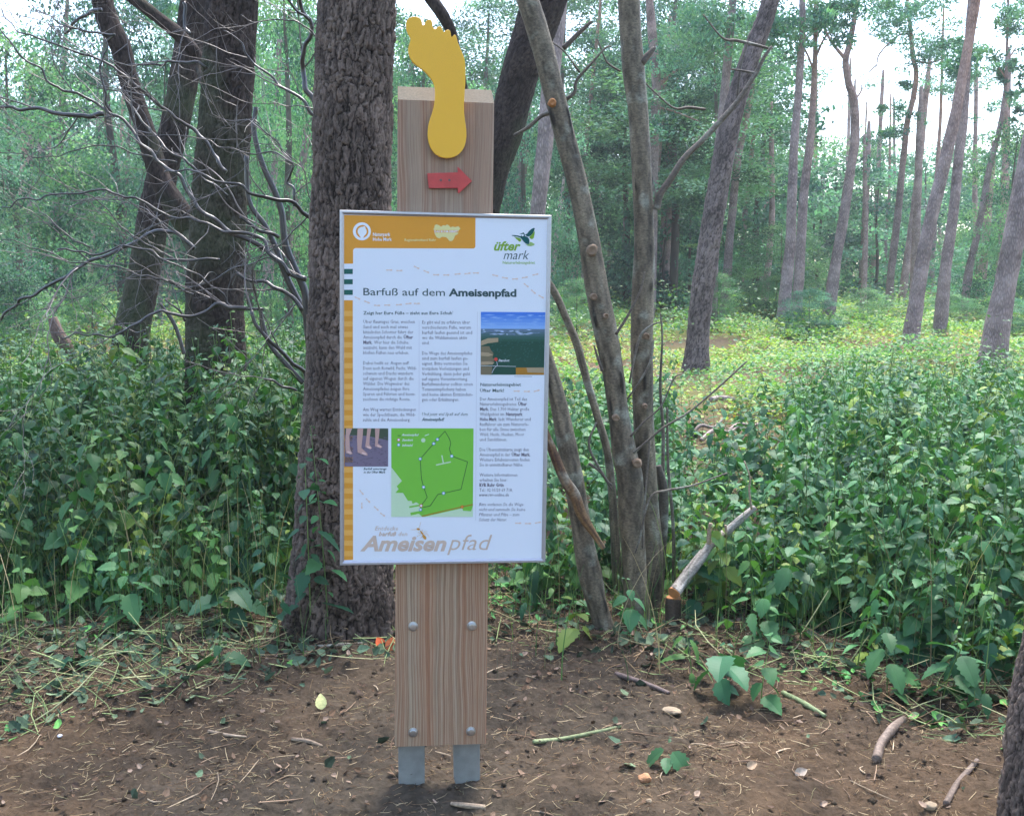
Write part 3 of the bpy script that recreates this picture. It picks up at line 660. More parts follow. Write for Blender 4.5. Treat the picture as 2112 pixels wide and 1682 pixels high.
# little footprints
fz1 = [(512,578,0),(607,581,0),(768,553,25),(860,590,22),(952,622,2),(1047,622,0),(1153,615,-5),(1245,608,-8),(1325,605,0),(1505,628,12),(1597,648,10),(1692,661,-3),(1783,645,-10),(1883,620,-12),(1797,718,38),(1863,780,42),(1937,825,30),(213,840,25),(303,877,22),(398,907,3),(493,906,0),(603,900,-3),(693,892,-5),(771,889,0)]
fz2 = [(1662,73,0),(1755,74,0),(1845,70,-14),(245,995,50),(305,1067,45),(248,1115,90),(380,1140,42),(437,1198,35),(1675,1277,0),(1765,1278,0),(1855,1272,-10)]
for Z_, L_ in ((z1, fz1[0:2]), (z1, fz1[2:9]), (z1, fz1[9:15]), (z1, fz1[15:18]), (z1, fz1[18:]), (z2, fz2[0:3]), (z2, fz2[3:8]), (z2, fz2[8:])):
    p = Print('footprint_trail', panel, 2)
    for k, (x, y, a) in enumerate(L_):
        cx, cy = Z_(x, y); r = math.radians(a); c, d = math.cos(r), math.sin(r)
        sh = [(-6.4, -.6), (-5, -1.6), (-2, -1.1), (1, -1.2), (4, -1.9), (6, -1.7), (6.6, 0), (5.4, 1.4), (3, 1.3), (0, .3), (-3, 1.), (-5.6, 1.)]
        if k % 2: sh = [(u, -v) for u, v in sh[::-1]]
        p.poly([(cx + u * c - v * d, cy + u * d + v * c) for u, v in sh], 'foot', .01 * k)
    p.done()

# ------------------------------------------------------------------ trees close by
def bark_disp(r0, cell=.035, amp=.012, stretch=3.0, seed=0, flare=None, zoff=0.):
    pu = max(6, int(round(2 * math.pi * r0 / cell)))
    def f(th, s, R):
        u = th / (2 * math.pi) * pu; v = s / (cell * stretch)
        k = np.clip(np.minimum(th, 2 * math.pi - th) / .5, 0, 1)          # keep the seam whole
        P3 = np.stack([np.cos(th) * r0 * 1.0, np.sin(th) * r0, s], -1)
        w = .75 * fbm(P3 * np.array([9, 9, 6]), 4, .6, seed) * k; w2 = .8 * fbm(P3 * np.array([16, 16, 9]), 4, .6, seed + 4)
        G1, G2, ID2 = voronoi(u + w, v + w2, pu, seed)
        H1, H2, ID3 = voronoi(u * 2 + w * 3, v * 2.6 + w2 * 3, pu * 2, seed + 7)
        e = np.clip((G2 - G1 - .03) / .22, 0, 1); e2 = np.clip((H2 - H1) / .4, 0, 1)
        ridge = .5 + .5 * fbm(P3 * np.array([30, 30, 7]), 3, .55, seed + 1)
        st = np.floor((.5 * ID2 + .5 * ID3) * 5) / 4; h = e ** .35 * (.3 + .7 * st) * (.55 + .45 * np.clip(e2 * 2.2, 0, 1)) * (.7 + .4 * ridge)
        fine = fbm(P3 * np.array([90, 90, 40]), 3, .55, seed)
        big = fbm(np.stack([np.cos(th) * 1.2, np.sin(th) * 1.2, s * 2.5], -1), 2, .5, seed + 2)
        o = R + amp * (h * 1.5 - .7) + amp * .3 * fine + r0 * .05 * big
        if flare is not None: o = o * flare(th, s)
        return o, np.clip(h * 1.7 - .12 + .25 * fine, 0, 1)
    return f
def bark_cols(att, plate, furrow, V, seed=0, moss=0.):
    a = np.asarray(att).ravel()[:, None]
    n = np.clip(.5 + .7 * fbm(V * 7, 3, .5, seed), 0, 1)[:, None]
    c = np.array(furrow) * (1 - a) + np.array(plate) * a
    c = c * (.75 + .5 * n)
    if moss: 
        g = np.clip(fbm(V * 2.5, 3, .5, seed + 3) * 1.3, 0, 1)[:, None] * moss
        c = c * (1 - g) + np.array(srgb(84, 100, 66)) * g
    return c
PLATE = srgb(116, 101, 91); FUR = srgb(32, 24, 20); PLATE_D = srgb(66, 55, 49); FUR_D = srgb(28, 21, 17)

def px_path(pts, Y, top=0.):
    """pts: (px, py, width_px) -> world points and radii, Y may be a number or list"""
    Y = np.broadcast_to(np.asarray(Y, float), (len(pts),))
    P = at([p[0] for p in pts], [p[1] for p in pts], Y)
    R = np.array([p[2] for p in pts]) / 2 / F * Y * 1.01
    if P[0, 2] > P[-1, 2]: P, R = P[::-1], R[::-1]
    if top:                                       # carry the stem on past the frame
        d = P[-1] - P[-2]; d = d / np.linalg.norm(d); n = 4
        ext = np.array([P[-1] + d * top * k / n for k in range(1, n + 1)]); er = R[-1] * np.linspace(.95, .55, n)
        P = np.vstack([P, ext]); R = np.r_[R, er]
    return P, R
def crown_leaves(n, size, col, spread, shape='quad', seed=0):
    pass

# the big trunk right behind the sign
def flare_a(th, s):
    k = np.exp(-s / .28); lobes = .35 + .3 * np.cos(th * 3 + .6) + .18 * np.cos(th * 5 + 1.)
    return 1 + k * .16 * np.clip(lobes, 0, 1) * 1.6
def big_trunk(name, pts, Y, label, cat, nseg, plate, fur, amp, cell, seed, flare=None, top=3., stretch=3., dz=.0042, moss=0.):
    P, R = px_path(pts, Y, top)
    P[0, 2] = min(P[0, 2], float(ground_z(P[0, 0], P[0, 1])) - .08)
    L = np.linalg.norm(np.diff(P, axis=0), axis=1).sum()
    base = P[0].copy(); base[2] = float(ground_z(base[0], base[1]))
    V, f, att = tube(P, R, nseg, int(L / dz), bark_disp(R.mean(), cell, amp, stretch, seed, flare))
    root = empty(name, base, label, cat)
    link('trunk', make_mesh('trunk', V - base, f, M_BARK, None, {'Col': bark_cols(att, plate, fur, V, seed, moss)}, True), root)
    return root, P, R
T1, T1P, T1R = big_trunk('pine_tree', [(738, -20, 150), (729, 200, 150), (722, 420, 152), (718, 640, 160), (714, 860, 178), (708, 1040, 192), (704, 1180, 202), (698, 1300, 222)], [4.62, 4.6, 4.58, 4.56, 4.55, 4.54, 4.53, 4.52],
    'thick rough-barked tree trunk rising directly behind the sign board', 'tree', 280, PLATE, FUR, .011, .027, 3, flare_a, 3.5)
T2, T2P, T2R = big_trunk('pine_tree', [(482, -20, 98), (470, 150, 100), (458, 330, 104), (450, 480, 106), (444, 620, 112), (446, 780, 122), (440, 960, 135)], 6.4,
    'straight dark trunk overgrown by nettles, second from the sign on the left', 'tree', 160, PLATE_D, FUR_D, .010, .035, 5, None, 4., 3., .008, .25)
T3, T3P, T3R = big_trunk('leaning_tree', [(408, -20, 60), (391, 90, 56), (376, 180, 54), (361, 260, 54), (342, 330, 54), (320, 430, 58), (301, 540, 62), (286, 620, 66), (268, 720, 74), (258, 800, 80)], 8.4,
    'dark trunk leaning right behind the tangle of bare branches at left', 'tree', 110, PLATE_D, FUR_D, .008, .04, 9, None, 4., 3., .012, .3)
# forked limb that joins the second trunk
V, f, att = tube(*px_path([(205, -20, 40), (222, 45, 42), (248, 95, 40), (262, 150, 36), (280, 210, 36), (300, 270, 38), (318, 330, 40), (338, 385, 42), (372, 440, 48), (400, 495, 46), (432, 560, 44)], [7.2] * 10 + [6.6], 1.), 48, 260, bark_disp(.06, .03, .005, 3, 12))
b0 = T2.location
link('limb', make_mesh('limb', V - np.array(b0), f, M_BARK, None, {'Col': bark_cols(att, PLATE_D, FUR_D, V, 2, .35)}, True), T2)
V, f, att = tube(*px_path([(250, -20, 22), (292, 10, 24), (330, 40, 24), (362, 66, 26), (395, 100, 26), (418, 145, 26), (430, 190, 24)], [6.9] * 6 + [6.5], .5), 32, 120, bark_disp(.035, .02, .003, 3, 13))
link('limb', make_mesh('limb', V - np.array(b0), f, M_BARK, None, {'Col': bark_cols(att, PLATE_D, FUR_D, V, 2, .3)}, True), T2)
T4, _, _ = big_trunk('leaning_tree', [(1130, -20, 84), (1105, 60, 80), (1080, 130, 76), (1056, 215, 70), (1040, 280, 66), (1018, 350, 62), (1000, 430, 62), (975, 560, 64), (950, 760, 70), (935, 900, 76)], 8.0,
    'dark trunk leaning to the right, half hidden behind the sign board', 'tree', 110, PLATE_D, FUR_D, .008, .035, 19, None, 4., 3., .010, .2)
V, f, att = tube(*px_path([(868, -30, 22), (890, 0, 24), (912, 30, 24), (930, 66, 21), (942, 110, 17), (953, 160, 15), (966, 230, 13), (985, 330, 12), (1002, 400, 10)], [7.2, 7.2, 7.2, 7.25, 7.3, 7.4, 7.6, 7.8, 7.95]), 24, 120, bark_disp(.035, .02, .002, 3, 23))
b0 = T4.location
link('limb', make_mesh('limb', V - np.array(b0), f, M_BARK, None, {'Col': bark_cols(att, PLATE_D, FUR_D, V, 2, .1)}, True), T4)
T5, _, _ = big_trunk('pine_tree', [(2305, 900, 150), (2266, 1100, 180), (2230, 1290, 205), (2194, 1480, 218), (2180, 1682, 222), (2176, 1760, 250)], [2.95, 2.93, 2.9, 2.86, 2.78, 2.74],
    'rough brown trunk cut off by the right edge of the picture, close to the path', 'tree', 260, PLATE, FUR, .010, .026, 29, None, 1.5, 3., .0045)
# second root shoulder of the middle trunk is part of its flare; ragged pine on the right
T6, _, _ = big_trunk('pine_tree', [(1595, -20, 35), (1578, 40, 35), (1550, 110, 37), (1530, 170, 39), (1510, 240, 40), (1493, 320, 42), (1480, 400, 42), (1466, 480, 43), (1454, 560, 45), (1444, 640, 45), (1438, 710, 46), (1434, 772, 65)], 13.6,
    'nearest dark pine standing free in the clearing right of the forked stems', 'pine', 80, srgb(122, 108, 104), srgb(52, 44, 42), .012, .05, 39, None, 5., 2.5, .02)

# ------------------------------------------------------------------ smooth grey multi-stem tree right of the sign
def smooth_disp(r0, seed):
    def f(th, s, R):
        b_ = fbm(np.stack([np.cos(th) * .9, np.sin(th) * .9, s * 3], -1), 3, .5, seed)
        g = fbm(np.stack([np.cos(th) * 3, np.sin(th) * 3, s * 16], -1), 3, .5, seed + 3)
        k = np.clip(vnoise(np.stack([np.cos(th) * 1.6 + seed, np.sin(th) * 1.6, s * 7], -1)) - .62, 0, 1) * 2.4     # knots
        return R * (1 + .07 * b_ + .022 * g + .22 * k), np.clip(.5 + .35 * g + .3 * b_ - 1.1 * k, 0, 1)
    return f
GREY_L = srgb(132, 120, 100); GREY_D = srgb(40, 35, 28)
def smooth_part(name, parent, pts, Y, nseg=36, dz=.006, seed=0, top=0., light=GREY_L, dark=GREY_D, mat=None):
    P, R = px_path(pts, Y, top); L = np.linalg.norm(np.diff(P, axis=0), axis=1).sum()
    V, f, att = tube(P, R, nseg, max(10, int(L / dz)), smooth_disp(R.mean(), seed))
    a = np.asarray(att)[:, None]; c = np.array(dark) * (1 - a) + np.array(light) * a
    lich = np.clip(fbm(V * 14, 3, .5, seed + 8) - .35, 0, 1)[:, None]; c = c * (1 - lich) + np.array(srgb(150, 152, 138)) * lich
    o = np.array(parent.location)
    return link(name, make_mesh(name, V - o, f, mat or M_SMOOTHBARK, None, {'Col': c}, True), parent), P, R
base = np.array(at(1320, 1300, 4.6)); base[2] = float(ground_z(base[0], base[1]))
MS = empty('multi_stem_tree', base, 'grey smooth-barked tree with several crooked stems right of the board', 'tree')
smooth_part('stem', MS, [(1078, -30, 42), (1102, 40, 42), (1122, 110, 41), (1145, 200, 42), (1168, 290, 41), (1188, 370, 41), (1203, 440, 41), (1218, 520, 44), (1232, 600, 46), (1249, 683, 48), (1263, 765, 44), (1275, 850, 42), (1287, 930, 50), (1300, 990, 54), (1302, 1060, 52), (1306, 1130, 50), (1310, 1210, 50), (1316, 1310, 60)], 4.6, 60, .005, 1, 2.5)
smooth_part('stem', MS, [(1296, -30, 42), (1300, 60, 42), (1306, 140, 44), (1316, 230, 40), (1322, 330, 40), (1327, 430, 40), (1329, 520, 42), (1326, 600, 44), (1324, 700, 45), (1325, 766, 45), (1327, 860, 42), (1331, 940, 42), (1338, 1040, 40), (1345, 1130, 42), (1346, 1220, 46), (1350, 1300, 54)], 4.72, 56, .005, 2, 2.5)
smooth_part('stem', MS, [(1112, 690, 28), (1130, 750, 31), (1147, 808, 33), (1162, 880, 37), (1175, 950, 41), (1188, 1020, 41), (1201, 1100, 42), (1216, 1183, 48), (1232, 1250, 42), (1250, 1310, 44)], 4.5, 48, .005, 3)
smooth_part('stem', MS, [(1060, 480, 10), (1100, 540, 12), (1142, 600, 15), (1165, 650, 15), (1190, 710, 16), (1212, 790, 16), (1232, 860, 16), (1252, 930, 16), (1262, 1010, 18), (1268, 1100, 20), (1275, 1200, 22), (1290, 1290, 26)], 4.95, 24, .008, 4)
smooth_part('stem', MS, [(1356, 960, 16), (1368, 1010, 20), (1368, 1080, 20), (1362, 1150, 22), (1356, 1230, 26), (1352, 1300, 30)], 4.8, 24, .008, 5, 0, srgb(96, 88, 76), srgb(40, 38, 34))
sl, SP, SR = smooth_part('peeled_stem', MS, [(1120, 880, 16), (1140, 930, 20), (1162, 985, 22), (1185, 1020, 24), (1200, 1060, 22), (1225, 1100, 14), (1245, 1130, 10)], 4.4, 24, .008, 6, 0, srgb(150, 118, 78), srgb(66, 44, 34))
M_CUT = flat('fresh_cut_wood', srgb(172, 118, 72), .8, var=.15, scale=60)
# branches of the grey tree
for pts, Y in (([(1354, 432, 14), (1362, 400, 13), (1385, 366, 13), (1412, 325, 12), (1450, 288, 11), (1487, 248, 11), (1520, 210, 10), (1555, 158, 9), (1575, 120, 7), (1592, 96, 5)], 4.7),
               ([(1520, 205, 6), (1527, 140, 5), (1543, 84, 3)], 4.72), ([(1585, 100, 5), (1555, 92, 6), (1520, 84, 6), (1490, 78, 4), (1450, 30, 3)], 4.75),
               ([(1560, 152, 5), (1530, 146, 4), (1508, 143, 3)], 4.7), ([(1455, 226, 5), (1420, 222, 6), (1390, 223, 4), (1350, 190, 3), (1330, 170, 3)], 5.),
               ([(1168, 205, 8), (1185, 190, 7), (1190, 165, 6), (1225, 125, 5), (1250, 98, 4), (1262, 96, 2)], 4.7), ([(1196, 150, 4), (1165, 108, 3), (1140, 88, 3)], 4.7),
               ([(1135, 232, 9), (1115, 240, 8), (1090, 262, 7), (1060, 280, 6)], 4.6), ([(1162, 100, 10), (1190, 72, 9), (1220, 44, 6)], 4.65),
               ([(1322, 130, 16), (1338, 112, 12), (1350, 98, 7)], 4.7), ([(1280, 148, 4), (1255, 132, 4), (1245, 115, 3), (1232, 80, 2)], 4.75),
               ([(1306, 934, 6), (1340, 905, 5), (1370, 880, 5), (1420, 850, 4), (1480, 800, 4), (1540, 745, 3)], 4.5),
               ([(1300, 900, 5), (1330, 868, 4), (1365, 835, 3), (1390, 780, 3), (1410, 770, 2)], 4.5),
               ([(1270, 690, 6), (1295, 650, 5), (1320, 600, 4), (1330, 560, 3)], 4.5), ([(1242, 765, 6), (1232, 735, 5), (1225, 712, 3)], 4.55),
               ([(1298, 790, 4), (1310, 730, 5), (1322, 690, 5), (1345, 670, 4), (1362, 664, 3)], 4.6), ([(1280, 840, 4), (1310, 800, 4), (1335, 760, 5), (1345, 730, 4), (1348, 700, 3)], 4.62),
               ([(1362, 1200, 8), (1365, 1050, 8), (1368, 900, 7), (1362, 800, 6), (1366, 700, 4), (1362, 645, 3)], 4.85), ([(1390, 1200, 8), (1388, 1080, 7), (1378, 960, 6), (1376, 840, 4)], 4.9),
               ([(1310, 1140, 4), (1320, 1110, 4), (1330, 1060, 4), (1345, 1020, 4), (1380, 1010, 5), (1430, 1000, 4), (1500, 975, 3)], 4.4), ([(1325, 1130, 4), (1328, 1060, 4), (1336, 960, 4), (1340, 910, 3)], 4.45),
               ([(1215, 955, 6), (1240, 975, 5), (1262, 1010, 4)], 4.5), ([(1230, 870, 4), (1215, 920, 5), (1248, 985, 5), (1262, 1000, 5)], 4.5)):
    smooth_part('branch', MS, pts, Y, 10, .012, 7, 0, srgb(120, 110, 98), srgb(60, 52, 46))
# cut limb scars
for px, py, r, Y in ((1139, 211, 7, 4.51), (1250, 652, 5, 4.52), (1271, 862, 6, 4.52), (1315, 956, 8, 4.52), (1334, 694, 6, 4.63), (1331, 838, 5, 4.63), (1222, 516, 10, 4.52), (1225, 612, 6, 4.52)):
    c = at(px, py, Y); rr = r / F * Y
    V, f = disc_solid(c, [(rr * 1.25, -.035), (rr * 1.1, .003), (rr * .85, .008), (rr * .55, .003), (rr * .2, .002)], 12)
    V = V + rr * .22 * np.stack([fbm(V * 70 + q_, 2) for q_ in (0, 9, 31)], 1)
    o = link('branch_scar', make_mesh('branch_scar', V - base, f, [M_CUT if (px in (1139,)) else flat('old_scar_wood', srgb(128, 108, 88), .9, var=.3, scale=60)], smooth=True), MS)

# sawn-off limb leaning out of the nettles, with its stump
def thing_tube(name, pts, Y, label, cat, light, dark, nseg=28, seed=0, cut=None, group=None, dz=.006):
    P, R = px_path(pts, Y); o = P[0].copy(); root = empty(name, o, label, cat, group)
    L = np.linalg.norm(np.diff(P, axis=0), axis=1).sum()
    V, f, att = tube(P, R, nseg, max(12, int(L / dz)), smooth_disp(R.mean(), seed))
    a = np.asarray(att)[:, None]; c = np.array(dark) * (1 - a) + np.array(light) * a
    link('bark', make_mesh('bark', V - o, f, M_SMOOTHBARK, None, {'Col': c}, True), root)
    if cut is not None:
        e = P[0] if cut == 0 else P[-1]; e2 = P[1] if cut == 0 else P[-2]; d = e - e2; d /= np.linalg.norm(d); r = R[0] if cut == 0 else R[-1]
        A = np.cross(d, [0, 1, .2]); A /= np.linalg.norm(A); B = np.cross(d, A); n = 22; th = np.arange(n) / n * 2 * np.pi
        wob = 1 + .06 * np.cos(3 * th + seed)
        rings_ = [(0.98, -.004), (1.0, .002), (.95, .0045), (.5, .005)]
        V = np.vstack([e + d * h + (r * k * wob)[:, None] * (np.cos(th)[:, None] * A + np.sin(th)[:, None] * B) for k, h in rings_]); j = np.arange(n); j2 = (j + 1) % n
        q = np.vstack([np.stack([k * n + j, k * n + j2, k * n + n + j2, k * n + n + j], 1) for k in range(3)])
        link('sawn_face', make_mesh('sawn_face', V - o, [q, (3 * n + j)[None]], M_CUT), root)
    return root, P, R
LG, _, _ = thing_tube('cut_branch', [(1556, 1046, 12), (1530, 1068, 16), (1500, 1095, 18), (1472, 1118, 21), (1448, 1146, 23), (1425, 1175, 25), (1402, 1205, 26), (1390, 1222, 27)], [4.75, 4.72, 4.7, 4.66, 4.62, 4.58, 4.54, 4.5],
    'pale sawn branch with orange cut end sloping up out of the nettles', 'branch', srgb(186, 180, 172), srgb(96, 88, 80), 32, 3, 0)
for pts in ([(1462, 1125, 11), (1462, 1100, 9), (1466, 1078, 8)], [(1498, 1098, 6), (1496, 1082, 5)], [(1550, 1050, 5), (1545, 1010, 4), (1547, 985, 3), (1535, 950, 3)]):
    P, R = px_path(pts, 4.64); V, f, _a = tube(P, R, 10, 12, smooth_disp(.01, 3)); o = np.array(LG.location)
    link('side_twig', make_mesh('side_twig', V - o, f, M_SMOOTHBARK, None, {'Col': np.tile(srgb(160, 140, 118), (len(V), 1))}, True), LG)
thing_tube('cut_stump', [(1392, 1330, 44), (1390, 1290, 36), (1388, 1255, 32), (1389, 1232, 31)], 4.56, 'dark upright stump of a cut stem below the pale sawn branch', 'stump', srgb(78, 66, 56), srgb(38, 32, 28), 28, 5, 1)

# ------------------------------------------------------------------ the sprawling bare shrub on the left
Zc = lambda L, w: [(x / 2.803, y / 2.803, w / 2.803) if not isinstance(w, (list, tuple)) else (x / 2.803, y / 2.803, (w[0] + (w[1] - w[0]) * i / max(1, len(L) - 1)) / 2.803) for i, (x, y) in enumerate(L)]
sb = np.array(at(690, 1150, 5.25)); sb[2] = float(ground_z(sb[0], sb[1]))
SHB = empty('bare_shrub', sb, 'sprawling grey bare shrub, dead branches reaching across the left half', 'shrub')
LB, DB = srgb(60, 53, 49), srgb(20, 17, 16)
limbs = [
    ([(1480,620),(1468,740),(1490,860),(1530,980),(1590,1110),(1630,1230),(1650,1400),(1700,1540),(1760,1680),(1770,1800),(1785,1950),(1810,2200),(1840,2500),(1880,2900),(1930,3250)], (26, 56), 5.2),
    ([(1425,900),(1440,1160),(1530,1300),(1590,1420),(1640,1560),(1700,1690),(1770,1830),(1785,1950),(1810,2150)], (26, 44), 5.25),
    ([(0,170),(100,290),(220,400),(300,480),(480,570),(640,660),(720,720),(830,850),(950,970),(1040,1030),(1120,1140),(1260,1290),(1400,1380),(1540,1430),(1600,1500),(1700,1590),(1760,1612)], (9, 32), 5.1),
    ([(0,20),(70,120),(170,210),(290,250),(430,310),(600,370),(740,440),(830,520),(930,610),(1030,690),(1120,760),(1230,860),(1330,1000)], (6, 22), 5.5),
    ([(0,628),(130,630),(280,640),(420,680),(520,690),(640,680)], (16, 28), 5.15),
    ([(0,1195),(70,1190),(90,1160),(250,1140),(420,1110),(590,1090),(740,1140),(870,1200),(1000,1250),(1200,1290),(1300,1330),(1430,1350),(1520,1400),(1580,1480),(1650,1540),(1690,1590)], (6, 24), 5.0),
    ([(970,1000),(1180,1010),(1300,1050),(1440,1090),(1500,1130),(1600,1160),(1700,1180),(1780,1250),(1840,1310)], (9, 26), 4.95),
    ([(360,1450),(450,1440),(560,1470),(660,1440),(730,1420),(850,1450),(960,1500),(1100,1515),(1250,1500)], (10, 14), 5.1),
    ([(960,1500),(1060,1560),(1150,1600),(1250,1700),(1330,1780),(1500,1790)], (9, 18), 5.0),
    ([(0,1850),(60,1780),(200,1700),(400,1600),(500,1530),(620,1470),(780,1390),(860,1340),(950,1330),(1050,1370),(1130,1440)], (14, 26), 5.6),
    ([(1280,180),(1340,200),(1400,260),(1450,350),(1550,440),(1600,480),(1700,540),(1760,590),(1830,680)], (6, 20), 4.95),
    ([(1040,0),(1050,110),(1080,200)], (18, 14), 6.4),
    ([(1730,-40),(1720,0),(1780,120),(1740,250),(1720,370),(1740,480),(1800,600),(1850,720)], (20, 34), 5.3),
    ([(1600,-20),(1640,0),(1710,50),(1780,120)], (8, 14), 5.3),
    ([(1460,700),(1560,780),(1630,880),(1685,940),(1670,990),(1640,1040),(1690,1080),(1680,1180)], (8, 17), 5.05),
    ([(1380,80),(1450,110),(1640,100),(1720,110),(1830,205)], (5, 9), 4.95),
    ([(480,480),(600,500),(660,540),(760,640),(840,740),(960,860),(1130,980),(1300,1130)], (6, 16), 5.3),
    ([(220,60),(330,120),(420,160),(560,190),(680,210)], (6, 14), 5.5),
    ([(640,230),(610,380),(610,480),(630,600),(640,660)], (8, 18), 5.2),
    ([(350,180),(400,130),(500,90),(600,70)], (14, 22), 6.9),
    ([(740,385),(850,385),(980,375),(1120,370),(1200,400)], (8, 20), 6.3),
    ([(1400,1250),(1500,1320),(1620,1370)], (18, 22), 5.15),
    ([(1395,1585),(1450,1620),(1560,1640),(1690,1700),(1760,1790)], (14, 26), 5.05),
    ([(900,1730),(970,1800),(1010,1870)], (8, 16), 5.0),
    ([(1500,1790),(1530,1870),(1600,1960),(1700,2080),(1760,2150),(1800,2240)], (20, 22), 5.0),
    ([(1560,2170),(1640,2200),(1740,2240)], (13, 15), 5.0),
    ([(440,1940),(580,1920),(680,1930),(770,1925),(870,1860),(970,1800),(1100,1820),(1200,1800),(1290,1760),(1430,1785)], (6, 24), 4.95),
    ([(500,1740),(590,1850),(680,1920),(770,1928)], (5, 9), 4.95),
    ([(0,905),(150,900),(300,920),(430,880),(560,830),(700,860),(860,900),(1000,940)], (4, 10), 5.35),
    ([(0,1395),(120,1400),(250,1450),(400,1500),(560,1530),(700,1550),(860,1600),(1000,1640),(1100,1700)], (4, 12), 5.2),
    ([(170,1160),(260,1230),(350,1300),(420,1370),(560,1440)], (5, 10), 5.0),
    ([(440,1110),(560,1180),(700,1330),(800,1390),(900,1440),(1000,1500)], (5, 12), 5.15),
    ([(1230,720),(1330,680),(1420,660),(1470,700)], (4, 8), 4.9),
    ([(740,760),(900,770),(1100,790),(1300,850),(1430,880),(1560,880),(1690,940)], (4, 10), 4.95),
    ([(1580,605),(1700,620),(1830,640)], (4, 7), 4.9),
]
tw_src = []; o = sb
for k, (L_, w, Y) in enumerate(limbs):
    pts = Zc(L_, w); P, R = px_path(pts, Y)
    # branches weave a little in depth
    if k > 1: P = catmull(np.c_[P, R], len(P) * 4); R = P[:, 3]; P = P[:, :3]; P = P + .012 * np.stack([vnoise(P * 20 + q_) for q_ in (0, 7, 21)], 1)
    if k > 1: P = P + np.stack([0 * R, .22 * vnoise(np.c_[P[:, 0] * 1.6, P[:, 2] * 1.6, R * 0 + k * 3.3]), 0 * R], 1)
    ln = np.linalg.norm(np.diff(P, axis=0), axis=1).sum(); n = max(14, int(ln / .018))
    V, f, att = tube(P, R, 12 if R.max() < .02 else 24, n, smooth_disp(.02, k)); a = np.asarray(att)[:, None]
    c = np.array(DB) * (1 - a) + np.array(LB) * a
    link('branch' if k > 1 else 'stem', make_mesh('branch', V - o, f, M_TWIG, None, {'Col': c}, True), SHB)
    if k > 1 and R.min() < .02: tw_src.append(catmull(np.c_[P, R], 40))
def twig(mb, p, d, L, r, lvl, rg, col, leaves=None, kink=.35):
    n = max(4, int(L / .05)); pts = [p]; dd = d / np.linalg.norm(d)
    for i in range(n):
        dd = dd + rg.normal(0, kink * .5, 3) * np.array([1, .6, 1]) + np.array([0, 0, .02]); dd /= np.linalg.norm(dd); pts.append(pts[-1] + dd * L / n)
    pts = np.array(pts); R_ = np.linspace(r, r * .35, len(pts))
    V, f, _ = tube(pts, R_, 4 if r < .0025 else 5, len(pts) * 2, None, False); mb.add(V, f, col)
    if leaves is not None: leaves.append(pts[-1]); leaves.append(pts[len(pts) // 2])
    if lvl > 0:
        for _k in range(rg.integers(2, 5)):
            i = rg.integers(1, len(pts)); q = rg.normal(0, .75, 3) * np.array([1, .5, 1]) + dd; twig(mb, pts[i], q, L * rg.uniform(.35, .65), r * .62, lvl - 1, rg, col, leaves, kink)
mb = MB(); rg = np.random.default_rng(3); lf = []
for C_ in tw_src:
    ln = np.linalg.norm(np.diff(C_[:, :3], axis=0), axis=1).sum()
    for _k in range(int(ln * 4.8) + 1):
        i = rg.integers(0, 39); t = C_[max(i - 1, 0), :3] - C_[min(i + 1, 39), :3]; 
        if C_[0, 3] > C_[-1, 3]: t = -t
        if t[0] > 0: t = t * np.array([-.4, 1, 1])
        d = t / (np.linalg.norm(t) + 1e-9) + rg.normal(0, .55, 3) * np.array([1, .6, 1.])
        twig(mb, C_[i, :3], d, rg.uniform(.2, .75), max(.0018, min(C_[i, 3] * .5, .0042)), 2 if rg.random() < .4 else 1, rg, np.array(srgb(84, 74, 70)) * rg.uniform(.5, 1.3), lf)
link('twigs', mb.mesh('twigs', M_TWIG, True, sb), SHB)['kind'] = 'stuff'

# ------------------------------------------------------------------ leaves
def leaf_template(ns=8, serr=.16, width=.42, fold=.12, droop=.28):
    t = np.linspace(0, 1, ns + 1); w = width * np.sin(np.pi * np.clip(t, 0, 1) ** .72) ** .85
    w[1:-1] *= 1 + serr * np.where(np.arange(1, ns) % 2, 1, -1); w[0] = .01; w[-1] = 0
    z = -droop * t ** 2
    V = np.vstack([np.stack([t, w, z + fold * w * 1.2], 1), np.stack([t, 0 * t, z], 1), np.stack([t, -w, z + fold * w * 1.2], 1)])
    n = ns + 1; i = np.arange(ns)
    return V, np.vstack([np.stack([i + n, i + n + 1, i + 1, i], 1), np.stack([i + 2 * n, i + 2 * n + 1, i + n + 1, i + n], 1)])
T_NET = leaf_template(12, .13, .31); T_NET2 = leaf_template(5, .1, .33)
T_NETN = leaf_template(12, .16, .22, .1, .5); T_NETW = leaf_template(10, .10, .38, .18, .35); T_NETN2 = leaf_template(5, .12, .24, .1, .5)
T_RH = (np.array([[0, 0, 0], [.5, .36, .04], [1, 0, -.1], [.5, -.36, .04]]), np.array([[0, 3, 2, 1]]))
T_NEEDLE = (np.array([[0, -.05, 0], [1, -.02, 0], [1, .02, 0], [0, .05, 0]]), np.array([[0, 1, 2, 3]]))
def scatter(P, D, N, size, tmpl, col):
    """P base, D direction, N approx normal, size -> verts, faces, colours"""
    TV, TF = tmpl; n = len(P)
    D = D / (np.linalg.norm(D, axis=1)[:, None] + 1e-9); Sx = np.cross(N, D); Sx /= np.linalg.norm(Sx, axis=1)[:, None] + 1e-9; U = np.cross(D, Sx)
    s = np.asarray(size)[:, None, None]
    V = P[:, None] + s * (TV[None, :, 0:1] * D[:, None] + TV[None, :, 1:2] * Sx[:, None] + TV[None, :, 2:3] * U[:, None])
    Fc = (TF[None] + (np.arange(n) * len(TV))[:, None, None]).reshape(-1, TF.shape[1])
    return V.reshape(-1, 3), [Fc], np.repeat(col, len(TV), 0)
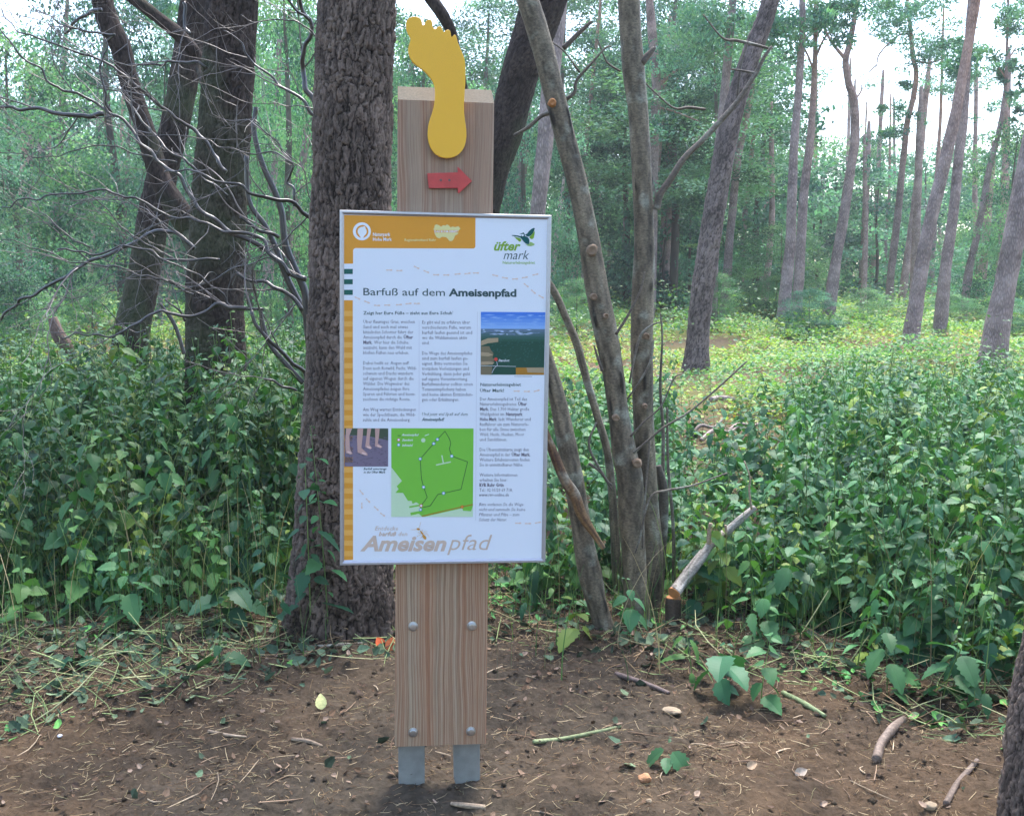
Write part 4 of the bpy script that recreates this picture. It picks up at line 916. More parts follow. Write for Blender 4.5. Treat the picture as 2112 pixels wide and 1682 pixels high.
def unit(a): return a / (np.linalg.norm(a, axis=-1, keepdims=True) + 1e-9)

NCOL = [np.array(srgb(62, 104, 68)), np.array(srgb(74, 120, 76)), np.array(srgb(48, 88, 62)), np.array(srgb(88, 130, 70)), np.array(srgb(116, 138, 62))]
def nettle(mb_leaf, mb_stem, x, y, H, rg, tmpl=T_NET, lean=None, scale=1., z0=None):
    z = float(ground_z(x, y)) if z0 is None else z0
    a = rg.uniform(0, 2 * math.pi); ln = rg.uniform(.05, .28) if lean is None else lean
    d = np.array([math.cos(a) * ln, math.sin(a) * ln - .06, 1.])
    n = 7; t = np.linspace(0, 1, n); C_ = np.stack([x + d[0] * H * t ** 1.6, y + d[1] * H * t ** 1.6, z + H * (t - .08 * ln * t ** 2)], 1)
    if H > .1:
        V, f, _ = tube(C_, np.linspace(.0035, .0014, n) * (.6 + .5 * H), 5, 9, None, False)
        mb_stem.add(V, f, np.array(srgb(104, 132, 72)) * rg.uniform(.7, 1.3))
    m = max(4, int(H * rg.uniform(17, 22) * (1 if H > .5 else 1.3)))
    hs = np.linspace(.14 if H > .5 else .12, 1., m); P = []; D = []; N = []; Sz = []; Cc = []; base_c = NCOL[rg.choice(5, p=[.32, .25, .21, .16, .06])] * rg.uniform(.8, 1.2)
    ph = rg.uniform(0, 3); sp = rg.choice([.75, 1., 1.25]); tmpl = {id(T_NET): [T_NET, T_NETN, T_NETW], id(T_NET2): [T_NET2, T_NETN2, T_NET2]}.get(id(tmpl), [tmpl] * 3)[rg.integers(3)]
    for i, h in enumerate(hs):
        c = np.array([np.interp(h, t, C_[:, k]) for k in range(3)])
        sz = scale * sp * (.056 if H > .5 else .062) * rg.uniform(.5, 1.45) * (.55 + .75 * math.sin(math.pi * min(1, .25 + h * .72)))
        if h > .93: sz *= .7
        for sgn in (0, math.pi):
            az = ph + i * math.pi / 2 + sgn + rg.normal(0, .3); el = rg.uniform(-.7, .3) + (.45 if h > .93 else 0)
            if rg.random() < .12 + .25 * (h < .3): continue
            dd = np.array([math.cos(az) * math.cos(el), math.sin(az) * math.cos(el), math.sin(el)])
            pl = .35 * sz; P.append(c + dd * pl * (1 if H > .5 else .5)); D.append(dd + np.array([0, 0, -.12]))
            N.append(np.array([rg.normal(0, .3), rg.normal(0, .3) - .1, 1.])); Sz.append(sz); Cc.append(base_c * rg.uniform(.8, 1.25))
    if P:
        V, f, c = scatter(np.array(P), np.array(D), np.array(N), Sz, tmpl, np.array(Cc)); mb_leaf.add(V, f, c)
    if H > .8 and rg.random() < .4:          # hanging flower strings
        for _k in range(5):
            c = C_[-1] - np.array([0, 0, rg.uniform(.02, .25)]); e = c + np.array([rg.normal(0, .04), rg.normal(0, .04), -.05])
            V, f, _ = tube([c, (c + e) / 2 + [.01, 0, .015], e], [.0016, .002, .001], 4, 4, None, False); mb_stem.add(V, f, srgb(126, 152, 84))
def in_view(x, y, m=.35): return abs(x) < y * .48 + m
def nettle_patch(name, test, n, seed, label, tops):
    rg = np.random.default_rng(seed); L, St = MB(), MB(); k = 0; tries = 0
    while k < n and tries < n * 60:
        tries += 1; y = rg.uniform(3.6, 10.5); x = rg.uniform(-5.6, 5.6)
        if not in_view(x, y): continue
        px = 1056 + F * x / y
        h = test(px, x, y, rg)
        if h <= 0: continue
        nettle(L, St, x, y, h, rg, T_NET if y < 6.3 else T_NET2, scale=1. if y < 6 else 1.15); k += 1
    root = empty(name, (0, 0, 0), label, None); root['kind'] = 'stuff'; del_ = None
    link('leaves', L.mesh('leaves', M_NETTLE), root); link('stems', St.mesh('stems', M_STEM, True), root)
    return root
def left_test(px, x, y, rg):
    if px > 830: return 0
    front = np.interp(px, [-50, 250, 450, 600, 830], [4.75, 4.75, 4.85, 5.0, 5.0]) + rg.normal(0, .08)
    if y < front or y > 10: return 0
    if y > 7 and rg.random() < (y - 7) / 3.: return 0
    if px > 585 and y < 5.3 and px < 760: return 0
    h = np.interp(y, [4.7, 5.2, 6, 8, 10], [.82, 1.08, 1.14, .95, .7]) * rg.uniform(.62, 1.08) * (1 + .2 * float(n2(x, y, 1.3, 2, 4)))
    return h
def right_test(px, x, y, rg):
    if px < 1130: return 0
    front = np.interp(px, [1130, 1380, 1450, 1700, 1900, 2112], [4.95, 5.1, 4.75, 4.5, 4.25, 4.0]) + rg.normal(0, .1)
    if y < front or y > 10.5: return 0
    if 1270 < px < 1420 and y < 5.0: return 0
    if 1370 < px < 1640 and y > 7 and rg.random() < .8: return 0
    dens = np.interp(px, [1130, 1350, 1520, 1650, 2112], [.5, .35, .45, 1, 1])
    if rg.random() > dens: return 0
    h = np.interp(y, [4.2, 5.2, 6, 8, 10], [.8, 1.0, 1.0, .85, .62]) * rg.uniform(.6, 1.08) * (1 + .2 * float(n2(x, y, 1.3, 2, 4))) * np.interp(px, [1130, 1350, 1520, 1750, 2112], [.75, .62, .66, .92, .96])
    return h
nettle_patch('nettles', left_test, 1040, 11, 'dense green nettle thicket on the left side of the path edge', None)
nettle_patch('nettles', right_test, 1120, 12, 'dense green nettle thicket on the right side behind the forked stems', None)
def front_test(px, x, y, rg):
    f = np.interp(px, [-50, 300, 560, 700, 1080, 1380, 1500, 1750, 1950, 2112], [4.35, 4.4, 4.7, 4.9, 4.7, 4.75, 4.4, 4.15, 3.8, 3.55])
    if y < f + rg.uniform(-.1, .3) or y > f + .55 or 640 < px < 1060 and rg.random() < .8: return 0
    return rg.uniform(.16, .52)
nettle_patch('nettles', front_test, 230, 14, 'short young nettles fringing the front of the thicket', None)
# sparse shade growth between and behind the stems
def mid_test(px, x, y, rg):
    if 780 < px < 1450 and y > 5.2: return rg.uniform(.3, .75)
    return 0
nettle_patch('nettles', mid_test, 90, 13, 'low nettles growing in the shade behind the sign post', None)

# long grass and loose stalks standing along the front of the thicket
def grass(name, label, n, seed, test, cols, Hr, w):
    rg = np.random.default_rng(seed); P = []
    while len(P) < n:
        y = rg.uniform(3.9, 6.5); x = rg.uniform(-3.2, 3.2)
        if in_view(x, y, .2) and rg.random() < test(1056 + F * x / y, y): P.append((x, y))
    x, y = np.array(P).T; z = ground_z(x, y); H = rg.uniform(*Hr, n); a = rg.uniform(0, 2 * np.pi, n); ln = rg.uniform(.05, .55, n) * H; m = 7; t = np.linspace(0, 1, m)
    C_ = np.stack([x[:, None] + (np.cos(a) * ln)[:, None] * t ** 2, y[:, None] + (np.sin(a) * ln * .7)[:, None] * t ** 2, z[:, None] + H[:, None] * (t - .28 * (ln / H)[:, None] * t ** 2.4)], -1)
    b_ = rg.uniform(0, np.pi, n); S_ = np.stack([np.cos(b_), np.sin(b_), 0 * b_], 1)[:, None] * (w * rg.uniform(.5, 1.3, n)[:, None] * (1 - t * .9)[None])[..., None]
    V = np.stack([C_ - S_, C_ + S_ + np.array([0, 0, .0004])], 2).reshape(n, -1, 3); q = np.array([[2 * i, 2 * i + 1, 2 * i + 3, 2 * i + 2] for i in range(m - 1)])
    F_ = (q[None] + (np.arange(n) * 2 * m)[:, None, None]).reshape(-1, 4); col = np.array(cols)[rg.integers(0, len(cols), n)] * rg.uniform(.6, 1.25, (n, 1))
    tag(link(name, make_mesh(name, V.reshape(-1, 3), [F_], M_STEM, None, {'Col': np.repeat(col, 2 * m, 0)}, True)), label, None, None, 'stuff')
fl = lambda px, y: (1. if px < 620 else .25 if px < 1100 else .35) * (1 if abs(y - np.interp(px, [0, 600, 1100, 1500, 2112], [4.75, 4.9, 4.9, 4.8, 4.1])) < .35 else .12)
grass('grass', 'long thin grass blades standing in front of the nettles', 1500, 61, fl, [srgb(72, 110, 56), srgb(50, 84, 46), srgb(110, 134, 72)], (.15, .62), .0022)
grass('dry_stalks', 'pale bent dry stalks among the nettles', 230, 62, fl, [srgb(196, 178, 138), srgb(168, 150, 112), srgb(140, 160, 96)], (.3, .85), .0022)

# single young nettles that stand free in front of the thicket
def small_nettle(px, py, H, label, seed, sc=1.):
    rg = np.random.default_rng(seed); th = math.atan2(py - 841, F) + TH; y = (EYE + .02) / math.tan(th); x = (px - 1056) / F * y * math.cos(TH) / math.cos(TH)
    y = min(y, 6); z = float(ground_z(x, y)); o = (x, y, z); L, St = MB(), MB()
    nettle(L, St, x, y, H, rg, T_NET, None, sc)
    root = empty('nettle_plant', o, label, 'nettle', 'young nettles in front of the thicket')
    link('leaves', L.mesh('leaves', M_NETTLE, False, o), root)
    if St.V: link('stem', St.mesh('stem', M_STEM, True, o), root)
small_nettle(330, 1300, .28, 'bright pale nettle at the front edge of the left thicket', 1, 1.3)
small_nettle(455, 1320, .42, 'taller drooping nettle left of the big trunk foot', 2, 1.25)
small_nettle(430, 1400, .2, 'dark drooping nettle leaves at the edge of the bare soil', 3, 1.3)
small_nettle(120, 1400, .16, 'tiny nettle at the far left on cut litter', 4, 1.0)
small_nettle(240, 1390, .14, 'small nettle on the litter bank between two others', 5, 1.0)
small_nettle(1200, 1340, .2, 'small nettle just right of the sign post foot, beside cut stalks', 6, 1.1)
small_nettle(1320, 1335, .3, 'nettle sprouting at the foot of the forked grey stems', 7, 1.0)
small_nettle(1440, 1400, .2, 'low nettle in front of the cut stump', 8, 1.3)
small_nettle(1500, 1430, .2, 'nettle leaning over dark soil right of the stump', 9, 1.3)
small_nettle(1590, 1450, .26, 'nettle with large leaves beside the fallen green stalk', 10, 1.4)
small_nettle(1390, 1575, .1, 'flat little nettle alone on the bare brown soil', 11, 1.25)
small_nettle(1860, 1440, .3, 'nettle in the cut stalks in front of the right thicket', 12, 1.3)
small_nettle(1980, 1450, .26, 'nettle near the right edge trunk among debris', 13, 1.2)
small_nettle(560, 1290, .2, 'faint low nettle close beside the roots of the big trunk', 14, .9)
small_nettle(628, 1338, .8, 'tall nettle growing up against the left side of the big trunk', 21, 1.1)
small_nettle(665, 1342, .92, 'tall nettle in front of the big trunk, beside the board edge', 22, 1.1)
small_nettle(560, 1352, .62, 'medium nettle at the left foot of the big trunk', 23, 1.1)
small_nettle(1090, 1290, .3, 'nettle in shade between the sign post and the grey stems', 15, 1.0)

# ------------------------------------------------------------------ clearing: low undergrowth
def undergrowth(seed, n, ylo, yhi, size, name, label, hmax, cols, thr=-.2):
    rg = np.random.default_rng(seed)
    y = ylo * (yhi / ylo) ** rg.random(n); x = rg.uniform(-1, 1, n) * (y * .52 + .5)
    d = n2(x, y, .55, 3, seed); keep = (d + rg.normal(0, .25, n) > thr) & ~((y > 8) & (y < 13.5) & (1056 + F * x / y > 1340) & (1056 + F * x / y < 2000 - 500 * (y < 11)) & (rg.random(n) < .72)); x, y, d = x[keep], y[keep], d[keep]
    n = len(x); hh = hmax * np.clip(.35 + .6 * d + .5 * n2(x, y, 1.7, 2, seed + 2), .06, 1)
    z = ground_z(x, y) + hh * rg.random(n) ** .6
    az = rg.uniform(0, 2 * np.pi, n); el = rg.normal(.1, .4, n)
    D = np.stack([np.cos(az) * np.cos(el), np.sin(az) * np.cos(el), np.sin(el)], 1); N = np.stack([rg.normal(0, .45, n), rg.normal(-.15, .45, n), np.ones(n)], 1)
    ci = np.clip(((d * .5 + .5) * len(cols) + rg.normal(0, 1.1, n)).astype(int), 0, len(cols) - 1)
    C_ = np.array(cols)[ci] * rg.uniform(.7, 1.3, (n, 1)); sz = size * (y / 12) ** .55 * rg.uniform(.6, 1.4, n)
    V, f, c = scatter(np.stack([x, y, z], 1), D, N, sz, T_RH, C_)
    return tag(link(name, make_mesh(name, V, f, M_COVER, None, {'Col': c})), label, None, None, 'stuff')
YG = [srgb(158, 130, 84), srgb(144, 158, 86), srgb(158, 178, 98), srgb(128, 164, 94), srgb(106, 150, 92), srgb(88, 134, 88)]
undergrowth(21, 300000, 8.5, 42, .05, 'undergrowth', 'sunlit yellow-green low undergrowth covering the forest clearing', .42, YG)
undergrowth(23, 70000, 9.5, 36, .055, 'tall_weeds', 'taller uneven clumps of muted green weeds in the clearing', .95, [srgb(110, 128, 74), srgb(96, 138, 86), srgb(80, 126, 84), srgb(120, 150, 96), srgb(84, 120, 90)], .55)
undergrowth(22, 40000, 6, 12, .04, 'undergrowth', 'thin low leaves and seedlings on brown litter behind the nettles', .16, [srgb(150, 100, 66), srgb(140, 160, 80), srgb(110, 150, 84), srgb(84, 130, 84)], .0)

# ------------------------------------------------------------------ crowns
def crown_mesh(name, seed, H, Rr, lumps, per, size, cols, mat, zlo=.15, shape='oval', tmpl=T_RH, flat_=.75, inner=.35):
    """crown of many leaf clumps spread unevenly over limbs; base at z=0"""
    rg = np.random.default_rng(seed); P = []; D = []; N = []; C_ = []; S_ = []
    for k in range(lumps):
        h = rg.uniform(zlo, 1.); 
        if shape == 'oval': rad = Rr * (math.sin(math.pi * min(1, .12 + .85 * (h - zlo) / (1 - zlo) * .95 + .03)) ** .6)
        else: rad = Rr * (1 - .3 * h)
        a = rg.uniform(0, 2 * math.pi); q = rad * math.sqrt(rg.uniform(inner ** 2, 1)); c = np.array([q * math.cos(a), q * math.sin(a), H * h])
        lr = rg.uniform(.12, .30) * Rr; n = int(per * rg.uniform(.5, 1.4) * (lr / (.25 * Rr)) ** 2)
        p = unit(rg.normal(0, 1, (n, 3))) * (rg.random(n) ** .45)[:, None] * lr * np.array([1.15, 1.15, flat_])
        out = unit(np.array([math.cos(a), math.sin(a), .3])); p = p + c
        p[:, 2] -= .12 * np.hypot(p[:, 0], p[:, 1])
        d = unit(rg.normal(0, .7, (n, 3)) + out + [0, 0, -.25]); nn = rg.normal(0, .5, (n, 3)) + [0, 0, 1.] + .4 * out
        cc = np.array(cols[rg.integers(len(cols))]) * rg.uniform(.75, 1.25)
        P.append(p); D.append(d); N.append(nn); C_.append(cc * rg.uniform(.75, 1.25, (n, 1))); S_.append(size * rg.uniform(.6, 1.4, n))
    V, f, c = scatter(np.vstack(P), np.vstack(D), np.vstack(N), np.concatenate(S_), tmpl, np.vstack(C_))
    return make_mesh(name, V, f, mat, None, {'Col': c})
G_OAK = [srgb(94, 132, 96), srgb(112, 150, 106), srgb(68, 104, 80), srgb(134, 162, 112)]
G_TEAL = [srgb(92, 136, 112), srgb(114, 154, 126), srgb(66, 104, 90)]
CR = [crown_mesh('crown', 100 + k, 1., .42, 75, 120, .024, [G_OAK, G_TEAL, G_OAK, G_TEAL][k], M_LEAF, .04, 'oval', T_RH, .6, .25) for k in range(4)]
CRF = [crown_mesh('crown', 200 + k, 1., .42, 150, 230, .0135, [G_OAK, G_TEAL][k % 2], M_LEAF, .04, 'oval', T_RH, .6, .25) for k in range(3)]
TRV, TRF, _t = tube([[0, 0, -.02], [.01, 0, .3], [-.01, .01, .6], [0, 0, .95]], [.014, .011, .008, .003], 8, 14)
M_TRUNKFAR = bark_far_mat('far_trunk_bark', srgb(60, 56, 50), srgb(120, 112, 102), 30)
TRM = make_mesh('trunk', TRV, TRF, M_TRUNKFAR, None, {'Col': np.ones((len(TRV), 3))}, True)
def leafy_tree(px, ytop, wpx, Y, k, label, group, zr=0., name='leafy_tree'):
    base = at(px, 640, Y); x = float(base[0]); gz = float(ground_z(x, Y)); topz = float(at(px, ytop, Y)[2]); H = topz - gz
    root = empty(name, (x, Y, gz - .05), label, 'tree', group)
    W = wpx / F * Y / .84
    for n_, me in (('trunk', TRM), ('crown', CRF[k % 3] if Y < 27 else CR[k % 4])):
        o = link(n_, me, root); o.scale = (W if n_ == 'crown' else H, W if n_ == 'crown' else H, H)
    root.rotation_euler = (0, 0, zr)
    return root
far_l = 'green broadleaf tree in the dense background wall of foliage'
grp = 'broadleaf trees of the background wood'
rg = np.random.default_rng(77)
rows = [(27, 7, 400, 520, 250), (36, 15, 290, 420, 260), (48, 28, 240, 360, 240), (62, 36, 190, 300, 220)]
for Y, n, ya, yb_, w in rows:
    for k in range(n):
        px = -150 + (2112 + 300) * (k + rg.uniform(.1, .9)) / n
        yt = rg.uniform(ya, yb_) - (0 if px > 1500 else 60)
        if Y >= 44 and 1660 < px: yt += 60
        leafy_tree(px, yt, w * rg.uniform(.8, 1.25), Y * rg.uniform(.9, 1.12), int(rg.integers(4)), far_l, grp, rg.uniform(0, 6.28))
# taller, nearer trees that fill the upper left and centre
for px, yt, w, Y, k, lab in ((40, 60, 420, 17, 0, 'large leafy tree filling the upper left corner behind bare branches'), (250, -140, 380, 20, 1, 'tall leafy tree behind the leaning dark trunk at left'),
        (520, -170, 330, 22, 2, 'tall leafy tree seen between the second trunk and the big trunk'), (600, -60, 300, 15, 3, 'leafy tree right behind the big middle trunk'),
        (880, 60, 300, 18, 0, 'leafy tree behind the yellow foot'), (1085, 140, 260, 21, 1, 'leafy tree between the dark leaning trunk and the grey stems'),
        (1290, 120, 300, 30, 1, 'hazy tree behind the two grey stems'), (1560, 60, 330, 34, 3, 'hazy tree behind the free-standing dark pine'),
        (2080, 250, 260, 24, 0, 'green tree at the right edge behind the thick pine'), (-80, 180, 330, 14, 1, 'green tree cut off by the left edge')):
    leafy_tree(px, yt, w, Y, k, lab, None, k)
CRT = [crown_mesh('crown', 300 + k, 1., .30, 70, 260, .012, G_TEAL, M_NEEDLE, .42, 'oval', (T_RH[0] * [1, .6, 1], T_RH[1]), .5, .2) for k in range(3)]
rg = np.random.default_rng(91)
for k in range(15):
    px = (rg.uniform(1130, 1480) if k % 2 else rg.uniform(160, 1120)); Y = rg.uniform(24, 42); H = float(at(px, rg.uniform(-170, 120), Y)[2]) - float(ground_z(0, Y)); x = (px - 1056) / F * Y
    root = empty('canopy_tree', (x, Y, float(ground_z(x, Y)) - .05), 'tall hazy tree whose teal crown fills the canopy of the wood', 'tree', 'tall trees forming the canopy'); root.rotation_euler = (0, 0, rg.uniform(0, 6.28))
    for n_, me in (('trunk', TRM), ('crown', CRT[k % 3])):
        o = link(n_, me, root); W = rg.uniform(8, 12); o.scale = (W, W, H) if n_ == 'crown' else (H, H, H)
# low bushes at the far side of the clearing
for px, yt, w, Y, k, lab in ((1670, 590, 130, 18, 1, 'dark round bush beside the twin pine trunks in the clearing'), (1790, 590, 120, 21, 0, 'pale green bush in the middle of the clearing'), (1480, 560, 120, 20, 2, 'bush just right of the nearest dark pine'),
        (1600, 560, 110, 24, 3, 'bush left of the twin pine trunks'), (1960, 600, 130, 22, 0, 'bush behind the two crossing pines on the right'), (1190, 570, 120, 18, 2, 'bush between the sign board and the grey stems'),
        (2090, 610, 110, 19, 1, 'bush at the right edge behind the thick pine'), (60, 590, 160, 14, 0, 'yellow-green bush at the left edge of the clearing'), (190, 580, 130, 17, 3, 'small bush behind the leaning trunk at left'), (560, 600, 100, 15, 0, 'small bush seen left of the big trunk')):
    r = leafy_tree(px, yt, w, Y, k, lab, None, k, 'bush'); r['category'] = 'bush'

# ------------------------------------------------------------------ pines
PG = [srgb(80, 126, 108), srgb(98, 144, 120), srgb(62, 106, 96), srgb(114, 156, 128)]
def pad(mb, px, py, rx, ry, Y, n, rg, size=.09, cols=PG):
    for k in range(max(1, int(n / 60))):
        cx = px + rg.normal(0, .45) * rx; cy = py + rg.normal(0, .45) * ry; c = at(cx, cy, Y + rg.normal(0, .5)); m = 60; lr = rg.uniform(.18, .42) * rx / F * Y
        p = unit(rg.normal(0, 1, (m, 3))) * (rg.random(m) ** .5)[:, None] * lr * np.array([1.2, 1.2, .5]) + c
        D = unit(rg.normal(0, 1, (m, 3)) + [0, 0, .5]); N = rg.normal(0, 1, (m, 3))
        cc = np.array(cols[rg.integers(len(cols))]) * rg.uniform(.7, 1.25)
        V, f, c_ = scatter(p, D, N, size * rg.uniform(.6, 1.4, m), (T_RH[0] * [1, .5, 1], T_RH[1]), cc * rg.uniform(.75, 1.25, (m, 1))); mb.add(V, f, c_)
def pine(pts, Y, label, pads=(), limbs_=(), tint=(1, 1, 1), warm=0., top=2.5, seed=0, n=26, group=None):
    rg = np.random.default_rng(seed + 500); P, R = px_path(pts, Y, top); R = R * .78; gz = float(ground_z(P[0, 0], P[0, 1]))
    if P[0, 2] > gz - .1: P = np.vstack([[P[0] + (P[0] - P[1]) / np.linalg.norm(P[0] - P[1]) * (P[0, 2] - gz + .15)], P]); R = np.r_[R[0] * 1.12, R]
    b = P[0].copy(); b[2] = gz; root = empty('pine_tree', b, label, 'pine', group)
    V, f, _ = tube(P, R, n, max(30, int(np.linalg.norm(P[-1] - P[0]) / .08)), lambda th, s, R_: (R_ * (1 + .10 * fbm(np.stack([np.cos(th) * 1.5, np.sin(th) * 1.5, s * 2.2], -1), 3, .5, seed)), 0 * R_))
    hz = np.clip((V[:, 2:3] - gz - 2.5) / 4, 0, 1) * warm
    c = np.array(tint) * (1 - hz) + np.array([1.55, 1.05, .72]) * hz
    link('trunk', make_mesh('trunk', V - b, f, M_PINEBARK, None, {'Col': np.broadcast_to(c, (len(V), 3))}, True), root)
    for L_ in limbs_:
        Pl, Rl = px_path(L_, Y); Vl, fl, _ = tube(Pl, Rl, 8, max(8, len(L_) * 6), smooth_disp(.02, seed)); link('limb', make_mesh('limb', Vl - b, fl, M_PINEBARK, None, {'Col': np.tile([1.2, .95, .8], (len(Vl), 1))}, True), root)
    if pads:
        mb = MB()
        for (px, py, rx, ry, cnt) in pads: pad(mb, px, py, rx, ry, Y, cnt, rg)
        link('crown', mb.mesh('crown', M_NEEDLE, False, b), root)
pine([(1534, 270, 16), (1522, 330, 18), (1512, 420, 20), (1503, 520, 22), (1496, 625, 26)], 25, 'pale pine trunk just right of the nearest dark pine', [(1540, 150, 90, 60, 3000)], warm=.6, seed=1)
pine([(1552, 300, 11), (1545, 380, 12), (1536, 450, 13), (1530, 590, 14)], 34, 'thin orange pine trunk between the dark pine and the twin pines', [(1570, 230, 80, 50, 1500)], warm=.8, seed=2)
pine([(1654, -20, 15), (1655, 60, 16), (1650, 140, 18), (1645, 220, 19), (1638, 300, 22), (1634, 400, 24), (1630, 500, 26), (1622, 580, 30), (1616, 640, 34)], 19, 'left one of the twin pines, grey and straight', [(1600, 60, 70, 60, 2400), (1690, 40, 50, 50, 900)], warm=.1, seed=3)
pine([(1682, 70, 12), (1681, 130, 13), (1676, 220, 16), (1670, 300, 19), (1658, 400, 22), (1652, 500, 24), (1645, 620, 28)], 20, 'right one of the twin pines, pinkish with brown dead crown', [(1690, 60, 60, 50, 1500), (1720, 20, 80, 30, 1500)], [[(1682, 120, 5), (1700, 80, 4), (1726, 50, 3)], [(1680, 150, 5), (1664, 110, 4), (1640, 70, 3)]], warm=.7, seed=4)
pine([(1765, -20, 12), (1763, 30, 13), (1752, 90, 15), (1744, 125, 17), (1750, 170, 18), (1760, 200, 20), (1763, 240, 22), (1762, 300, 23), (1750, 380, 24), (1738, 460, 26), (1724, 540, 28), (1714, 615, 32)], 22, 'crooked forked pine in the middle of the bright sky gap', [(1800, -30, 90, 30, 1500)], [[(1742, 120, 8), (1722, 96, 6), (1704, 66, 5), (1700, 40, 4)], [(1764, 205, 4), (1775, 190, 3), (1778, 175, 2)]], warm=.5, seed=5)
pine([(1872, 10, 7), (1878, 60, 9), (1883, 120, 11), (1890, 150, 12), (1884, 200, 13), (1872, 250, 14), (1866, 300, 15), (1858, 380, 16), (1850, 460, 18), (1840, 540, 19), (1834, 615, 22)], 27, 'slim wavy pine with flat green crown right of the forked pine', [(1880, 20, 90, 40, 2600), (1830, 60, 50, 35, 1200), (1930, 105, 90, 35, 2400), (1985, 150, 60, 28, 1500), (1870, 175, 26, 14, 350), (1850, 225, 36, 12, 300), (1830, 275, 50, 14, 800)], [[(1885, 125, 5), (1915, 130, 4), (1950, 120, 3)], [(1878, 70, 4), (1850, 75, 3), (1815, 110, 3), (1808, 135, 2)], [(1808, 135, 3), (1790, 150, 2)]], warm=.9, seed=6)
pine([(2016, -20, 22), (2006, 40, 23), (1996, 100, 24), (1985, 160, 26), (1972, 230, 28), (1956, 300, 30), (1940, 370, 31), (1925, 430, 32), (1908, 510, 34), (1894, 590, 36), (1882, 672, 42)], 17, 'tall leaning pine crossing in front of another, orange upper trunk', (), warm=.9, seed=7)
pine([(1994, 130, 20), (1990, 190, 22), (1985, 260, 24), (1976, 340, 25), (1968, 420, 26), (1958, 500, 28), (1948, 570, 30), (1942, 635, 34)], 19, 'pale grey pine standing right behind the tall leaning pine', [(2000, 120, 60, 30, 900)], warm=.2, seed=8)
pine([(2078, 60, 6), (2076, 130, 8), (2074, 180, 9), (2066, 240, 11), (2056, 290, 13), (2040, 350, 15), (2028, 420, 16), (2012, 500, 18), (1998, 560, 20), (1990, 625, 22)], 24, 'slender curved pine near the right edge with dark tufts', [(2090, 40, 50, 50, 1500), (2075, 140, 36, 14, 500), (2100, 200, 30, 60, 900), (2060, 155, 20, 10, 200)], [[(2074, 160, 4), (2060, 140, 3)], [(2074, 130, 4), (2095, 100, 3)]], warm=.3, seed=9)
pine([(2140, 230, 48), (2120, 340, 50), (2105, 420, 52), (2090, 500, 54), (2075, 580, 56), (2060, 660, 60), (2046, 745, 72)], 13, 'thick grey pine at the right edge of the clearing', [(2160, 60, 60, 60, 1500)], warm=0, seed=10, n=40)
pine([(1942, 170, 7), (1940, 240, 8), (1936, 300, 9), (1930, 400, 11), (1926, 500, 12), (1920, 600, 14)], 36, 'thin distant pine behind the tall leaning pine', [(1945, 175, 70, 35, 1500)], warm=.9, seed=11)
pine([(1835, 330, 6), (1834, 400, 7), (1828, 480, 8), (1826, 560, 8), (1824, 605, 9)], 42, 'thin pale distant trunk left of the slim wavy pine', [(1836, 330, 40, 10, 300)], [[(1834, 380, 4), (1825, 370, 2)]], warm=1., seed=12)
pine([(1152, -20, 48), (1143, 90, 46), (1134, 190, 44), (1126, 280, 42), (1116, 370, 40), (1108, 450, 40), (1100, 560, 42), (1092, 640, 46)], 13.5, 'scaly grey pine visible between the sign board and the left grey stem', (), warm=.0, seed=13, n=40)
pine([(1092, 180, 22), (1086, 260, 22), (1078, 350, 22), (1072, 450, 24), (1066, 620, 26)], 22, 'pale pine half hidden behind the sign board', [(1090, 120, 90, 60, 2200)], warm=.2, seed=14)
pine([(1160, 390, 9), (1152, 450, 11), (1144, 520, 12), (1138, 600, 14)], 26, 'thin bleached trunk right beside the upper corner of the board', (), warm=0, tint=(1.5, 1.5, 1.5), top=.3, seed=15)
pine([(1364, 250, 12), (1358, 320, 14), (1352, 400, 14), (1348, 560, 16)], 27, 'pinkish pine trunk partly behind the right grey stem', [(1380, 120, 110, 70, 3600), (1440, 200, 100, 50, 2600)], warm=.6, seed=16)
pine([(1385, 250, 10), (1376, 310, 11), (1370, 380, 11), (1364, 560, 12)], 31, 'narrow orange pine trunk right of the right grey stem', [(1430, 70, 110, 60, 3200)], warm=.9, seed=17)
pine([(1308, 320, 7), (1298, 370, 9), (1290, 430, 9), (1286, 540, 10)], 33, 'thin orange trunk seen between the two grey stems', [(1300, 290, 70, 30, 1200)], warm=.9, seed=18)
pine([(1222, 170, 10), (1214, 250, 12), (1208, 330, 12), (1203, 600, 14)], 29, 'thin pale pine just right of the left grey stem', [(1240, 90, 60, 60, 1600), (1225, 320, 40, 40, 900)], warm=.7, seed=19)
pine([(1500, 130, 22), (1494, 200, 22), (1484, 300, 22), (1476, 420, 24), (1468, 640, 28)], 20, 'grey pine hidden right behind the nearest dark pine', [(1480, 60, 120, 60, 3600)], warm=.1, seed=20)
pine([(1350, 130, 24), (1354, 180, 24), (1352, 240, 24), (1346, 420, 24), (1340, 620, 28)], 24, 'shaded pine with low broken branches behind the right grey stem', [(1400, 130, 100, 60, 2400), (1350, 260, 60, 30, 700)], [[(1352, 180, 9), (1380, 158, 7), (1400, 140, 5)], [(1352, 220, 5), (1390, 230, 4), (1440, 250, 3)]], warm=.3, seed=21)
pine([(370, 80, 14), (362, 150, 14), (350, 220, 13), (340, 300, 13), (330, 620, 16)], 20, 'pale trunk peeking between the leaning trunks at left', [(330, 20, 100, 50, 1500)], warm=.5, tint=(1.4, 1.4, 1.4), seed=22)  # bark tint set paler than on the plain pines
pine([(126, 260, 15), (122, 340, 17), (116, 430, 18), (112, 520, 20), (108, 615, 24)], 21, 'grey pine behind the bare twigs at the left', [(130, 160, 110, 60, 2400)], warm=.3, seed=23)
